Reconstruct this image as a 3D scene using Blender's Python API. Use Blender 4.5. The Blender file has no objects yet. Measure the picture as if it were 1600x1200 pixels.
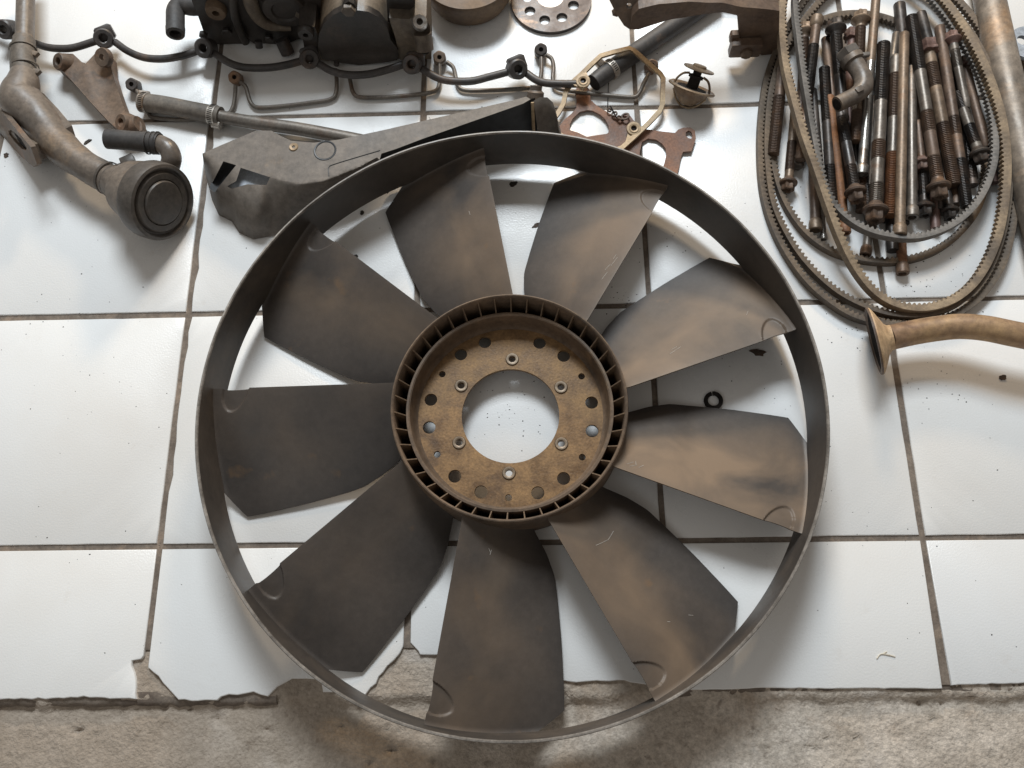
import bpy, bmesh, math, random
from mathutils import Vector, Matrix, Euler, noise
from mathutils.geometry import delaunay_2d_cdt
random.seed(7)
R_ = math.radians
sc = bpy.context.scene
COL = sc.collection

# ------------------------------------------------------------------ camera
FPX = 1302.16                                   # focal length in photograph pixels (1600 wide)
CAM = Vector((0.462124, -0.738002, 1.009558))
CROT = Euler((0.313569, 0.033999, -0.007099), 'XYZ').to_matrix()
cam_d = bpy.data.cameras.new('camera')
cam_d.sensor_width = 36.0
cam_d.lens = 36.0 * FPX / 1600.0
cam_d.clip_start = 0.02
cam_d.clip_end = 60
cam = bpy.data.objects.new('camera', cam_d)
cam.matrix_world = Matrix.Translation(CAM) @ CROT.to_4x4()
COL.objects.link(cam)
sc.camera = cam

# ------------------------------------------------------------------ light (indoors: daylight through an open door, warm bounce)
world = bpy.data.worlds.new('World')
sc.world = world
world.use_nodes = True
bg = world.node_tree.nodes['Background']
bg.inputs[0].default_value = (1.0, 0.91, 0.81, 1)
bg.inputs[1].default_value = 0.235

def area(name, loc, target, sx, sy, power, col):
    d = bpy.data.lights.new(name, 'AREA')
    d.shape = 'RECTANGLE'
    d.size = sx
    d.size_y = sy
    d.energy = power
    d.color = col
    o = bpy.data.objects.new(name, d)
    o.location = loc
    o.rotation_euler = (Vector(target) - Vector(loc)).to_track_quat('-Z', 'Y').to_euler()
    COL.objects.link(o)
    return o
area('doorway_daylight', (0.25, 2.02, 2.78), (0.45, -0.4, 0), 1.20, 0.95, 138, (0.87, 0.945, 1.0))
area('workshop_lamp', (0.66, 1.55, 1.05), (0.15, 0.0, 0), 0.30, 0.22, 17, (1.0, 0.74, 0.47))
area('fill_behind', (-1.3, -2.1, 2.4), (0.3, -0.5, 0), 1.6, 1.2, 6, (0.84, 0.93, 1.0))  # weak cool fill added behind the camera, not a known window

sc.view_settings.view_transform = 'Standard'
sc.view_settings.look = 'None'
sc.view_settings.exposure = 0.0
sc.view_settings.gamma = 1.0
sc.view_settings.use_curve_mapping = False

# ------------------------------------------------------------------ pixel -> place
def ray(px, py):
    return CROT @ Vector(((px - 800) / FPX, (600 - py) / FPX, -1.0))
def W(px, py, z=0.0):
    d = ray(px, py)
    return CAM + d * ((z - CAM.z) / d.z)
def ON(px, py, p0, n):
    d = ray(px, py)
    return CAM + d * ((Vector(p0) - CAM).dot(n) / d.dot(n))
def MPP(p):
    return -(CROT.transposed() @ (p - CAM)).z / FPX

# ------------------------------------------------------------------ materials
def mat(name, c1, c2, c3=None, scale=12.0, rough=(0.45, 0.75), bump=0.25, bscale=160.0, metal=0.0,
        spec=0.5, f3=(0.55, 0.7), s3=5.0, detail=6.0, bdist=0.0008, coord='Object', grain=0.30):
    m = bpy.data.materials.new(name)
    m.use_nodes = True
    nt = m.node_tree
    N, L = nt.nodes, nt.links
    b = N['Principled BSDF']
    tc = N.new('ShaderNodeTexCoord')
    out = tc.outputs[coord]
    n1 = N.new('ShaderNodeTexNoise')
    n1.inputs['Scale'].default_value = scale
    n1.inputs['Detail'].default_value = detail
    n1.inputs['Roughness'].default_value = 0.62
    L.new(out, n1.inputs['Vector'])
    r1 = N.new('ShaderNodeValToRGB')
    r1.color_ramp.elements[0].position = 0.36
    r1.color_ramp.elements[0].color = (*c1, 1)
    r1.color_ramp.elements[1].position = 0.66
    r1.color_ramp.elements[1].color = (*c2, 1)
    L.new(n1.outputs['Fac'], r1.inputs[0])
    col = r1.outputs[0]
    if c3:
        n3 = N.new('ShaderNodeTexNoise')
        n3.inputs['Scale'].default_value = s3
        n3.inputs['Detail'].default_value = 8
        n3.inputs['Roughness'].default_value = 0.68
        n3.inputs['Distortion'].default_value = 0.4
        mp = N.new('ShaderNodeMapping')
        mp.inputs['Location'].default_value = (3.1, 7.7, 1.3)
        L.new(out, mp.inputs[0])
        L.new(mp.outputs[0], n3.inputs['Vector'])
        r3 = N.new('ShaderNodeValToRGB')
        r3.color_ramp.elements[0].position = f3[0]
        r3.color_ramp.elements[1].position = f3[1]
        L.new(n3.outputs['Fac'], r3.inputs[0])
        mx = N.new('ShaderNodeMixRGB')
        L.new(r3.outputs[0], mx.inputs[0])
        L.new(col, mx.inputs[1])
        mx.inputs[2].default_value = (*c3, 1)
        col = mx.outputs[0]
    nf = N.new('ShaderNodeTexNoise')
    nf.inputs['Scale'].default_value = max(90.0, scale * 9)
    nf.inputs['Detail'].default_value = 6
    nf.inputs['Roughness'].default_value = 0.75
    L.new(out, nf.inputs['Vector'])
    rf = N.new('ShaderNodeMapRange')
    rf.inputs[1].default_value = 0.32
    rf.inputs[2].default_value = 0.68
    rf.inputs[3].default_value = 1.0 - grain
    rf.inputs[4].default_value = 1.0 + grain
    L.new(nf.outputs['Fac'], rf.inputs[0])
    hv = N.new('ShaderNodeVectorMath')
    hv.operation = 'SCALE'
    L.new(col, hv.inputs[0])
    L.new(rf.outputs[0], hv.inputs[3])
    col = hv.outputs[0]
    L.new(col, b.inputs['Base Color'])
    mr = N.new('ShaderNodeMapRange')
    mr.inputs[1].default_value = 0.3
    mr.inputs[2].default_value = 0.7
    mr.inputs[3].default_value = rough[0]
    mr.inputs[4].default_value = rough[1]
    L.new(n1.outputs['Fac'], mr.inputs[0])
    L.new(mr.outputs[0], b.inputs['Roughness'])
    b.inputs['Metallic'].default_value = metal
    b.inputs['Specular IOR Level'].default_value = spec
    if bump:
        n2 = N.new('ShaderNodeTexNoise')
        n2.inputs['Scale'].default_value = bscale
        n2.inputs['Detail'].default_value = 5
        L.new(out, n2.inputs['Vector'])
        bp = N.new('ShaderNodeBump')
        bp.inputs['Strength'].default_value = bump
        bp.inputs['Distance'].default_value = bdist
        L.new(n2.outputs['Fac'], bp.inputs['Height'])
        L.new(bp.outputs[0], b.inputs['Normal'])
    return m

M = {}
M['rim'] = mat('black plastic rim', (0.037, 0.033, 0.030), (0.080, 0.065, 0.053), (0.135, 0.104, 0.078), scale=7, rough=(0.42, 0.62), bump=0.12, s3=4, f3=(0.52, 0.72), grain=0.14)
M['hub'] = mat('dusty plastic hub', (0.075, 0.055, 0.040), (0.17, 0.115, 0.075), (0.24, 0.155, 0.085), scale=14, rough=(0.5, 0.75), bump=0.2, s3=9)
M['hubplate'] = mat('rusty steel hub plate', (0.13, 0.072, 0.030), (0.27, 0.16, 0.070), (0.075, 0.045, 0.027), scale=38, rough=(0.4, 0.65), bump=0.3, bscale=420, metal=0.25, s3=16, f3=(0.55, 0.75))
M['lip'] = mat('worn ring lip', (0.14, 0.125, 0.11), (0.30, 0.27, 0.24), (0.09, 0.075, 0.062), scale=40, rough=(0.35, 0.55), bump=0.2, s3=18)
M['scratch'] = mat('pale scratch', (0.30, 0.27, 0.24), (0.45, 0.42, 0.38), scale=200, rough=(0.6, 0.8), bump=0)
M['vane'] = mat('dusty vane', (0.12, 0.085, 0.058), (0.25, 0.17, 0.105), scale=30, rough=(0.5, 0.75), bump=0.2)
M['bush'] = mat('worn steel bush', (0.15, 0.11, 0.075), (0.27, 0.21, 0.15), scale=60, rough=(0.35, 0.55), metal=0.5)
M['cover'] = mat('dusty black plastic', (0.120, 0.102, 0.086), (0.175, 0.150, 0.126), (0.22, 0.16, 0.105), scale=9, rough=(0.5, 0.7), bump=0.15, bscale=300, s3=7, f3=(0.6, 0.75))
M['blackplastic'] = mat('clean black plastic', (0.014, 0.016, 0.019), (0.03, 0.032, 0.035), scale=8, rough=(0.4, 0.55), bump=0.1)
M['pipegrey'] = mat('oily grey cast pipe', (0.105, 0.088, 0.074), (0.185, 0.15, 0.12), (0.24, 0.17, 0.11), scale=16, rough=(0.32, 0.6), bump=0.3, bscale=220, s3=9)
M['capblack'] = mat('grimy black cap', (0.055, 0.048, 0.042), (0.10, 0.083, 0.068), (0.14, 0.10, 0.07), scale=20, rough=(0.38, 0.6), bump=0.2)
M['rubber'] = mat('dark rubber hose', (0.035, 0.033, 0.033), (0.075, 0.066, 0.06), (0.14, 0.09, 0.06), scale=18, rough=(0.5, 0.75), bump=0.25, s3=14, f3=(0.6, 0.75))
M['hosebrown'] = mat('dusty hose', (0.10, 0.085, 0.070), (0.19, 0.16, 0.13), (0.22, 0.145, 0.09), scale=22, rough=(0.5, 0.8), bump=0.3, s3=12)
M['clamp'] = mat('steel hose clamp', (0.34, 0.30, 0.26), (0.55, 0.51, 0.46), (0.24, 0.16, 0.10), scale=60, rough=(0.28, 0.5), metal=0.7, bump=0.1, s3=30)
M['rail'] = mat('blackened steel tube', (0.030, 0.028, 0.028), (0.070, 0.060, 0.055), (0.11, 0.068, 0.045), scale=25, rough=(0.38, 0.6), bump=0.25, s3=12)
M['wire'] = mat('grey steel line', (0.12, 0.105, 0.09), (0.19, 0.165, 0.14), (0.15, 0.092, 0.058), scale=30, rough=(0.35, 0.55), metal=0.3, bump=0.2, s3=14, f3=(0.56, 0.72))
M['rustlug'] = mat('rust brown casting', (0.105, 0.080, 0.062), (0.195, 0.140, 0.100), (0.23, 0.125, 0.068), scale=16, rough=(0.5, 0.8), bump=0.45, bscale=170, s3=11)
M['pump'] = mat('greasy dark casting', (0.022, 0.019, 0.017), (0.060, 0.049, 0.041), (0.11, 0.075, 0.05), scale=12, rough=(0.35, 0.65), bump=0.5, bscale=140, s3=8, f3=(0.58, 0.76))
M['pumptan'] = mat('tan dusty casting', (0.10, 0.082, 0.062), (0.21, 0.165, 0.12), (0.06, 0.045, 0.035), scale=14, rough=(0.4, 0.7), bump=0.4, s3=9)
M['lug'] = mat('dark rust casting', (0.078, 0.056, 0.042), (0.150, 0.104, 0.072), (0.22, 0.115, 0.062), scale=20, rough=(0.5, 0.8), bump=0.5, bscale=170, s3=11)
M['steel'] = mat('bare steel', (0.33, 0.31, 0.29), (0.52, 0.50, 0.47), (0.2, 0.15, 0.11), scale=40, rough=(0.25, 0.5), metal=0.75, bump=0.15, s3=30)
M['drum'] = mat('brown rusty drum', (0.085, 0.056, 0.037), (0.165, 0.11, 0.065), (0.19, 0.095, 0.045), scale=14, rough=(0.5, 0.8), bump=0.4, s3=8)
M['disc'] = mat('scorched steel disc', (0.034, 0.029, 0.028), (0.085, 0.066, 0.058), (0.25, 0.16, 0.10), scale=30, rough=(0.3, 0.6), metal=0.35, bump=0.4, s3=18, f3=(0.54, 0.7))
M['brk'] = mat('rusty bracket steel', (0.080, 0.052, 0.037), (0.145, 0.095, 0.062), (0.24, 0.15, 0.085), scale=18, rough=(0.4, 0.7), bump=0.5, s3=10, f3=(0.58, 0.74))
M['brass'] = mat('brassy coated gasket', (0.22, 0.155, 0.092), (0.42, 0.315, 0.195), (0.14, 0.09, 0.055), scale=35, rough=(0.4, 0.65), metal=0.25, bump=0.2, s3=22)
M['rust'] = mat('rusty gasket steel', (0.13, 0.070, 0.047), (0.24, 0.125, 0.080), (0.33, 0.13, 0.050), scale=35, rough=(0.5, 0.8), bump=0.5, bscale=260, s3=17, f3=(0.54, 0.72))
M['thermo'] = mat('tarnished brass', (0.15, 0.10, 0.062), (0.33, 0.24, 0.155), (0.10, 0.062, 0.04), scale=45, rough=(0.35, 0.6), metal=0.4, bump=0.3, s3=25)
M['dark'] = mat('black parts and hole shade', (0.015, 0.013, 0.012), (0.035, 0.03, 0.027), scale=20, rough=(0.75, 0.9), spec=0.12)  # near-black; also painted shade closing off bores, slots and hollow ends
M['copper'] = mat('heat tinted pipe', (0.22, 0.135, 0.085), (0.36, 0.235, 0.135), (0.46, 0.30, 0.15), scale=9, rough=(0.38, 0.6), metal=0.2, bump=0.25, s3=7, f3=(0.48, 0.68))
M['coppertan'] = mat('tan flare', (0.42, 0.27, 0.15), (0.60, 0.42, 0.24), (0.26, 0.16, 0.09), scale=18, rough=(0.45, 0.7), bump=0.2, s3=14)
M['pipeold'] = mat('scaled grey pipe', (0.14, 0.12, 0.10), (0.30, 0.25, 0.20), (0.34, 0.22, 0.13), scale=13, rough=(0.35, 0.65), metal=0.25, bump=0.3, s3=8, f3=(0.5, 0.7))
M['bluegrey'] = mat('grey painted plate', (0.30, 0.33, 0.37), (0.42, 0.45, 0.49), (0.2, 0.2, 0.2), scale=30, rough=(0.4, 0.6), bump=0.15)
M['belttan'] = mat('dusty tan belt', (0.155, 0.115, 0.078), (0.31, 0.235, 0.155), (0.10, 0.076, 0.055), scale=26, rough=(0.6, 0.85), bump=0.35, s3=11)
M['beltbrown'] = mat('brown rubber belt', (0.085, 0.066, 0.050), (0.165, 0.125, 0.088), (0.06, 0.052, 0.046), scale=24, rough=(0.6, 0.85), bump=0.35, s3=10)
M['beltgrey'] = mat('grey rubber belt', (0.105, 0.100, 0.094), (0.18, 0.165, 0.15), (0.06, 0.055, 0.05), scale=24, rough=(0.5, 0.75), bump=0.35, s3=10)
M['b_dark'] = mat('black oxide bolt', (0.028, 0.025, 0.024), (0.075, 0.063, 0.055), (0.105, 0.066, 0.045), scale=40, rough=(0.32, 0.55), metal=0.4, bump=0.25, s3=22)
M['b_brown'] = mat('brown bolt', (0.075, 0.052, 0.040), (0.145, 0.100, 0.073), (0.20, 0.115, 0.065), scale=40, rough=(0.38, 0.65), metal=0.3, bump=0.3, s3=22)
M['b_tan'] = mat('tan bolt', (0.12, 0.088, 0.063), (0.24, 0.175, 0.122), (0.20, 0.105, 0.055), scale=36, rough=(0.38, 0.6), metal=0.35, bump=0.25, s3=18)
M['b_rust'] = mat('orange rust bolt', (0.13, 0.062, 0.032), (0.26, 0.125, 0.058), (0.10, 0.060, 0.042), scale=42, rough=(0.5, 0.8), metal=0.15, bump=0.5, bscale=300, s3=26)
M['b_grey'] = mat('grey bolt', (0.105, 0.092, 0.080), (0.20, 0.175, 0.150), (0.13, 0.085, 0.058), scale=40, rough=(0.3, 0.55), metal=0.5, bump=0.2, s3=20)
M['b_silver'] = mat('bright bolt', (0.22, 0.205, 0.19), (0.42, 0.40, 0.37), (0.17, 0.10, 0.06), scale=40, rough=(0.22, 0.45), metal=0.75, bump=0.2, s3=26, f3=(0.52, 0.66))
M['b_red'] = mat('red brown bolt', (0.105, 0.062, 0.052), (0.19, 0.115, 0.095), (0.24, 0.18, 0.15), scale=40, rough=(0.4, 0.65), metal=0.2, bump=0.3, s3=22)
M['chip'] = mat('brown flake', (0.045, 0.030, 0.022), (0.10, 0.065, 0.045), scale=120, rough=(0.7, 0.9), bump=0.6, bscale=500)
M['soot'] = mat('dark speck', (0.02, 0.018, 0.016), (0.06, 0.045, 0.035), scale=90, rough=(0.7, 0.9), bump=0)
M['straw'] = mat('pale straw', (0.62, 0.56, 0.45), (0.75, 0.70, 0.6), scale=90, rough=(0.5, 0.7), bump=0)
M['grout'] = mat('brown grout', (0.125, 0.098, 0.078), (0.215, 0.178, 0.145), (0.27, 0.205, 0.155), scale=26, rough=(0.8, 0.95), bump=0.6, bscale=240, s3=18, coord='Object')

def blade_material():
    m = mat('dusty plastic blade', (0.037, 0.033, 0.031), (0.068, 0.056, 0.048), scale=6, rough=(0.40, 0.60), bump=0.12, bscale=220, coord='Object', grain=0.14)
    nt = m.node_tree
    N, L = nt.nodes, nt.links
    b = N['Principled BSDF']
    base = b.inputs['Base Color'].links[0].from_socket
    oi = N.new('ShaderNodeObjectInfo')
    uv = N.new('ShaderNodeUVMap')
    uv.uv_map = 'UVMap'
    sep = N.new('ShaderNodeSeparateXYZ')
    L.new(uv.outputs[0], sep.inputs[0])
    tc = N.new('ShaderNodeTexCoord')
    add = N.new('ShaderNodeVectorMath')
    add.operation = 'ADD'
    sc_ = N.new('ShaderNodeVectorMath')
    sc_.operation = 'SCALE'
    cmb = N.new('ShaderNodeCombineXYZ')
    for i in range(3):
        L.new(oi.outputs['Random'], cmb.inputs[i])
    L.new(cmb.outputs[0], sc_.inputs[0])
    sc_.inputs[3].default_value = 37.0
    L.new(tc.outputs['Object'], add.inputs[0])
    L.new(sc_.outputs[0], add.inputs[1])
    n = N.new('ShaderNodeTexNoise')
    n.inputs['Scale'].default_value = 9
    n.inputs['Detail'].default_value = 5
    n.inputs['Distortion'].default_value = 0.5
    L.new(add.outputs[0], n.inputs['Vector'])
    # tan band across the chord, fading out towards the low edge, broken up by noise
    cr = N.new('ShaderNodeValToRGB')
    e = cr.color_ramp.elements
    e[0].position = 0.0
    e[0].color = (0.34, 0.34, 0.34, 1)
    e[1].position = 0.40
    e[1].color = (0.55, 0.55, 0.55, 1)
    k = e.new(0.72)
    k.color = (0.16, 0.16, 0.16, 1)
    k = e.new(1.0)
    k.color = (0.0, 0.0, 0.0, 1)
    L.new(sep.outputs[0], cr.inputs[0])
    mr = N.new('ShaderNodeMapRange')
    mr.inputs[1].default_value = 0.33
    mr.inputs[2].default_value = 0.68
    mr.inputs[3].default_value = 0.05
    mr.inputs[4].default_value = 1.5
    L.new(n.outputs['Fac'], mr.inputs[0])
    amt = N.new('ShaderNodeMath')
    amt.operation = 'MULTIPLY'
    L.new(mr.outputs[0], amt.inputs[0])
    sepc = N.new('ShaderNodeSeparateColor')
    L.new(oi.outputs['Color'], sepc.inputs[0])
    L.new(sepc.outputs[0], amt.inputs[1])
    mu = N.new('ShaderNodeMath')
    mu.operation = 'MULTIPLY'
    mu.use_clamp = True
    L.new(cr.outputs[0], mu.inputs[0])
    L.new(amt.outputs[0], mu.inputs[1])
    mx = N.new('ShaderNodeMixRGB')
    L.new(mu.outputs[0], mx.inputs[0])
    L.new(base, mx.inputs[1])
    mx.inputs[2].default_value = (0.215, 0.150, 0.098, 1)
    # rust-brown tint spots
    n4 = N.new('ShaderNodeTexNoise')
    n4.inputs['Scale'].default_value = 26
    n4.inputs['Detail'].default_value = 8
    L.new(add.outputs[0], n4.inputs['Vector'])
    r4 = N.new('ShaderNodeValToRGB')
    r4.color_ramp.elements[0].position = 0.66
    r4.color_ramp.elements[1].position = 0.78
    L.new(n4.outputs['Fac'], r4.inputs[0])
    sm = N.new('ShaderNodeMath')
    sm.operation = 'MULTIPLY'
    sm.inputs[1].default_value = 0.5
    L.new(r4.outputs[0], sm.inputs[0])
    mx2 = N.new('ShaderNodeMixRGB')
    L.new(sm.outputs[0], mx2.inputs[0])
    L.new(mx.outputs[0], mx2.inputs[1])
    mx2.inputs[2].default_value = (0.20, 0.115, 0.055, 1)
    L.new(mx2.outputs[0], b.inputs['Base Color'])
    return m
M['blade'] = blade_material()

def tile_material():
    m = bpy.data.materials.new('white glazed tile')
    m.use_nodes = True
    N, L = m.node_tree.nodes, m.node_tree.links
    b = N['Principled BSDF']
    g = N.new('ShaderNodeNewGeometry')
    oi = N.new('ShaderNodeObjectInfo')
    def tex(scale, detail, ro, loc):
        n = N.new('ShaderNodeTexNoise')
        n.inputs['Scale'].default_value = scale
        n.inputs['Detail'].default_value = detail
        n.inputs['Roughness'].default_value = ro
        mp = N.new('ShaderNodeMapping')
        mp.inputs['Location'].default_value = loc
        L.new(g.outputs['Position'], mp.inputs[0])
        L.new(mp.outputs[0], n.inputs['Vector'])
        return n
    def ramp(src, p0, p1, k):
        r = N.new('ShaderNodeValToRGB')
        r.color_ramp.elements[0].position = p0
        r.color_ramp.elements[1].position = p1
        L.new(src, r.inputs[0])
        mu = N.new('ShaderNodeMath')
        mu.operation = 'MULTIPLY'
        mu.inputs[1].default_value = k
        L.new(r.outputs[0], mu.inputs[0])
        return mu.outputs[0]
    def mix(f, a, c):
        x = N.new('ShaderNodeMixRGB')
        L.new(f, x.inputs[0])
        if hasattr(a, 'links'):
            L.new(a, x.inputs[1])
        else:
            x.inputs[1].default_value = (*a, 1)
        x.inputs[2].default_value = (*c, 1)
        return x.outputs[0]
    c = mix(oi.outputs['Random'], (0.755, 0.765, 0.77), (0.80, 0.80, 0.79))
    c = mix(ramp(tex(3.0, 4, 0.6, (1, 2, 3)).outputs['Fac'], 0.42, 0.72, 0.50), c, (0.68, 0.64, 0.59))     # grubby haze
    c = mix(ramp(tex(22, 9, 0.75, (5, 1, 0)).outputs['Fac'], 0.60, 0.80, 0.30), c, (0.52, 0.44, 0.36))      # smudges
    c = mix(ramp(tex(260, 3, 0.6, (2, 9, 4)).outputs['Fac'], 0.72, 0.80, 0.55), c, (0.25, 0.20, 0.16))      # fine specks
    L.new(c, b.inputs['Base Color'])
    rr = tex(14, 5, 0.6, (7, 7, 7))
    mr = N.new('ShaderNodeMapRange')
    mr.inputs[1].default_value = 0.3
    mr.inputs[2].default_value = 0.7
    mr.inputs[3].default_value = 0.20
    mr.inputs[4].default_value = 0.38
    L.new(rr.outputs['Fac'], mr.inputs[0])
    L.new(mr.outputs[0], b.inputs['Roughness'])
    bn = tex(420, 3, 0.5, (0, 0, 0))
    bp = N.new('ShaderNodeBump')
    bp.inputs['Strength'].default_value = 0.30
    bp.inputs['Distance'].default_value = 0.0007
    L.new(bn.outputs['Fac'], bp.inputs['Height'])
    L.new(bp.outputs[0], b.inputs['Normal'])
    return m
M['tile'] = tile_material()

def concrete_material():
    m = mat('rough concrete', (0.40, 0.345, 0.285), (0.56, 0.495, 0.425), (0.30, 0.22, 0.155), scale=22, rough=(0.8, 0.95), bump=1.0, bscale=260, s3=7, f3=(0.55, 0.74), bdist=0.002, grain=0.34)
    N, L = m.node_tree.nodes, m.node_tree.links
    b = N['Principled BSDF']
    base = b.inputs['Base Color'].links[0].from_socket
    tc = N.new('ShaderNodeTexCoord')
    v = N.new('ShaderNodeTexNoise')
    v.inputs['Scale'].default_value = 9
    v.inputs['Detail'].default_value = 6
    v.inputs['Distortion'].default_value = 0.8
    L.new(tc.outputs['Object'], v.inputs['Vector'])
    r = N.new('ShaderNodeValToRGB')
    r.color_ramp.elements[0].position = 0.60
    r.color_ramp.elements[1].position = 0.72
    L.new(v.outputs['Fac'], r.inputs[0])
    mu = N.new('ShaderNodeMath')
    mu.operation = 'MULTIPLY'
    mu.inputs[1].default_value = 0.55
    L.new(r.outputs[0], mu.inputs[0])
    x = N.new('ShaderNodeMixRGB')
    L.new(mu.outputs[0], x.inputs[0])
    L.new(base, x.inputs[1])
    x.inputs[2].default_value = (0.60, 0.56, 0.52, 1)
    # pits
    p = N.new('ShaderNodeTexNoise')
    p.inputs['Scale'].default_value = 75
    p.inputs['Detail'].default_value = 3
    L.new(tc.outputs['Object'], p.inputs['Vector'])
    r2 = N.new('ShaderNodeValToRGB')
    r2.color_ramp.elements[0].position = 0.64
    r2.color_ramp.elements[1].position = 0.72
    L.new(p.outputs['Fac'], r2.inputs[0])
    mu2 = N.new('ShaderNodeMath')
    mu2.operation = 'MULTIPLY'
    mu2.inputs[1].default_value = 0.45
    L.new(r2.outputs[0], mu2.inputs[0])
    y = N.new('ShaderNodeMixRGB')
    L.new(mu2.outputs[0], y.inputs[0])
    L.new(x.outputs[0], y.inputs[1])
    y.inputs[2].default_value = (0.14, 0.105, 0.08, 1)
    sx = N.new('ShaderNodeSeparateXYZ')
    L.new(tc.outputs['Object'], sx.inputs[0])
    dm = N.new('ShaderNodeMath')
    dm.operation = 'MULTIPLY_ADD'
    dm.inputs[1].default_value = 0.9
    L.new(v.outputs['Fac'], dm.inputs[0])
    L.new(sx.outputs[0], dm.inputs[2])
    dr = N.new('ShaderNodeMapRange')
    dr.inputs[1].default_value = 0.55
    dr.inputs[2].default_value = 1.15
    dr.inputs[3].default_value = 0.62
    dr.inputs[4].default_value = 0.0
    L.new(dm.outputs[0], dr.inputs[0])
    w = N.new('ShaderNodeMixRGB')
    L.new(dr.outputs[0], w.inputs[0])
    L.new(y.outputs[0], w.inputs[1])
    w.inputs[2].default_value = (0.26, 0.205, 0.155, 1)
    L.new(w.outputs[0], b.inputs['Base Color'])
    return m
M['concrete'] = concrete_material()

# ------------------------------------------------------------------ mesh helpers
class MB:
    def __init__(s):
        s.v, s.f = [], []
    def add(s, v, f):
        o = len(s.v)
        s.v += [Vector(p) for p in v]
        s.f += [tuple(i + o for i in q) for q in f]
        return s
    def data(s, name, org=(0, 0, 0), smooth=True, angle=38):
        me = bpy.data.meshes.new(name)
        o = Vector(org)
        me.from_pydata([p - o for p in s.v], [], s.f)
        bm = bmesh.new()
        bm.from_mesh(me)
        bmesh.ops.recalc_face_normals(bm, faces=bm.faces)
        if smooth:
            lim = R_(angle)
            for f in bm.faces:
                f.smooth = True
            for e in bm.edges:
                if len(e.link_faces) == 2 and e.calc_face_angle(0) > lim:
                    e.smooth = False
        bm.to_mesh(me)
        bm.free()
        return me
    def part(s, name, m, root, parent=None, smooth=True, angle=38, label=None):
        me = s.data(name, root.location, smooth, angle)
        me.materials.append(M[m] if isinstance(m, str) else m)
        o = bpy.data.objects.new(name, me)
        COL.objects.link(o)
        o.parent = parent or root
        if label:
            o['label'] = label
        return o
    def solo(s, name, m, label, cat, loc, group=None, smooth=True, angle=38):
        me = s.data(name, loc, smooth, angle)
        me.materials.append(M[m])
        o = bpy.data.objects.new(name, me)
        o.location = loc
        COL.objects.link(o)
        o['label'] = label
        o['category'] = cat
        if group:
            o['group'] = group
        return o

def thing(name, label, cat, loc, group=None):
    o = bpy.data.objects.new(name, None)
    o.empty_display_size = 0.02
    o.location = loc
    COL.objects.link(o)
    o['label'] = label
    o['category'] = cat
    if group:
        o['group'] = group
    return o

def catmull(pts, n):
    P = [Vector(p) for p in pts]
    out = []
    for i in range(len(P) - 1):
        a = P[i - 1] if i else P[i] * 2 - P[i + 1]
        b, c = P[i], P[i + 1]
        d = P[i + 2] if i + 2 < len(P) else P[i + 1] * 2 - P[i]
        for k in range(n):
            t = k / n
            out.append(0.5 * ((2 * b) + (c - a) * t + (2 * a - 5 * b + 4 * c - d) * t * t + (3 * b - a - 3 * c + d) * t ** 3))
    out.append(P[-1].copy())
    return out

def tube(mb, path, rad, n=12, caps=True, sub=4):
    """path: world Vectors (any spacing); rad: number or list per control point"""
    k = len(path)
    rl = [rad] * k if not isinstance(rad, (list, tuple)) else list(rad)
    if sub > 1 and k > 2:
        P4 = catmull([(p.x, p.y, p.z) for p in path], sub)
        RR = []
        for i in range(k - 1):
            for j in range(sub):
                RR.append(rl[i] + (rl[i + 1] - rl[i]) * j / sub)
        RR.append(rl[-1])
        P = P4
    else:
        P, RR = [Vector(p) for p in path], rl
    v, f = [], []
    t = (P[1] - P[0]).normalized()
    u = t.orthogonal().normalized()
    for i, p in enumerate(P):
        a, b = P[max(i - 1, 0)], P[min(i + 1, len(P) - 1)]
        t2 = (b - a).normalized()
        q = t.rotation_difference(t2)
        u = q @ u
        t = t2
        w = t.cross(u)
        for s in range(n):
            an = 2 * math.pi * s / n
            v.append(p + (u * math.cos(an) + w * math.sin(an)) * RR[i])
    m = len(P)
    for i in range(m - 1):
        for s in range(n):
            s2 = (s + 1) % n
            f.append((i * n + s, i * n + s2, (i + 1) * n + s2, (i + 1) * n + s))
    if caps:
        f.append(tuple(range(n - 1, -1, -1)))
        f.append(tuple((m - 1) * n + s for s in range(n)))
    mb.add(v, f)
    return mb

def frame(a):
    a = Vector(a).normalized()
    u = Vector((0, 0, 1)).cross(a)
    if u.length < 1e-3:
        u = Vector((1, 0, 0))
    u.normalize()
    return u, a.cross(u).normalized(), a

def lathe(mb, prof, c, axis, n=32, closed=False, lobes=None, caps=True):
    """prof: list of (r, h) along axis from c; closed joins last ring to first"""
    u, w, a = frame(axis)
    c = Vector(c)
    v, f = [], []
    for r, h in prof:
        for s in range(n):
            an = 2 * math.pi * s / n
            rr = r * (lobes(s) if lobes else 1)
            v.append(c + a * h + (u * math.cos(an) + w * math.sin(an)) * rr)
    k = len(prof)
    for i in range(k if closed else k - 1):
        j = (i + 1) % k
        for s in range(n):
            s2 = (s + 1) % n
            f.append((i * n + s, i * n + s2, j * n + s2, j * n + s))
    if not closed and caps:
        if prof[0][0] > 1e-6:
            f.append(tuple(range(n - 1, -1, -1)))
        if prof[-1][0] > 1e-6:
            f.append(tuple((k - 1) * n + s for s in range(n)))
    mb.add(v, f)
    return mb

def inside(p, poly):
    x, y = p
    c = False
    j = len(poly) - 1
    for i in range(len(poly)):
        xi, yi = poly[i]
        xj, yj = poly[j]
        if (yi > y) != (yj > y) and x < (xj - xi) * (y - yi) / (yj - yi) + xi:
            c = not c
        j = i
    return c

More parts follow.
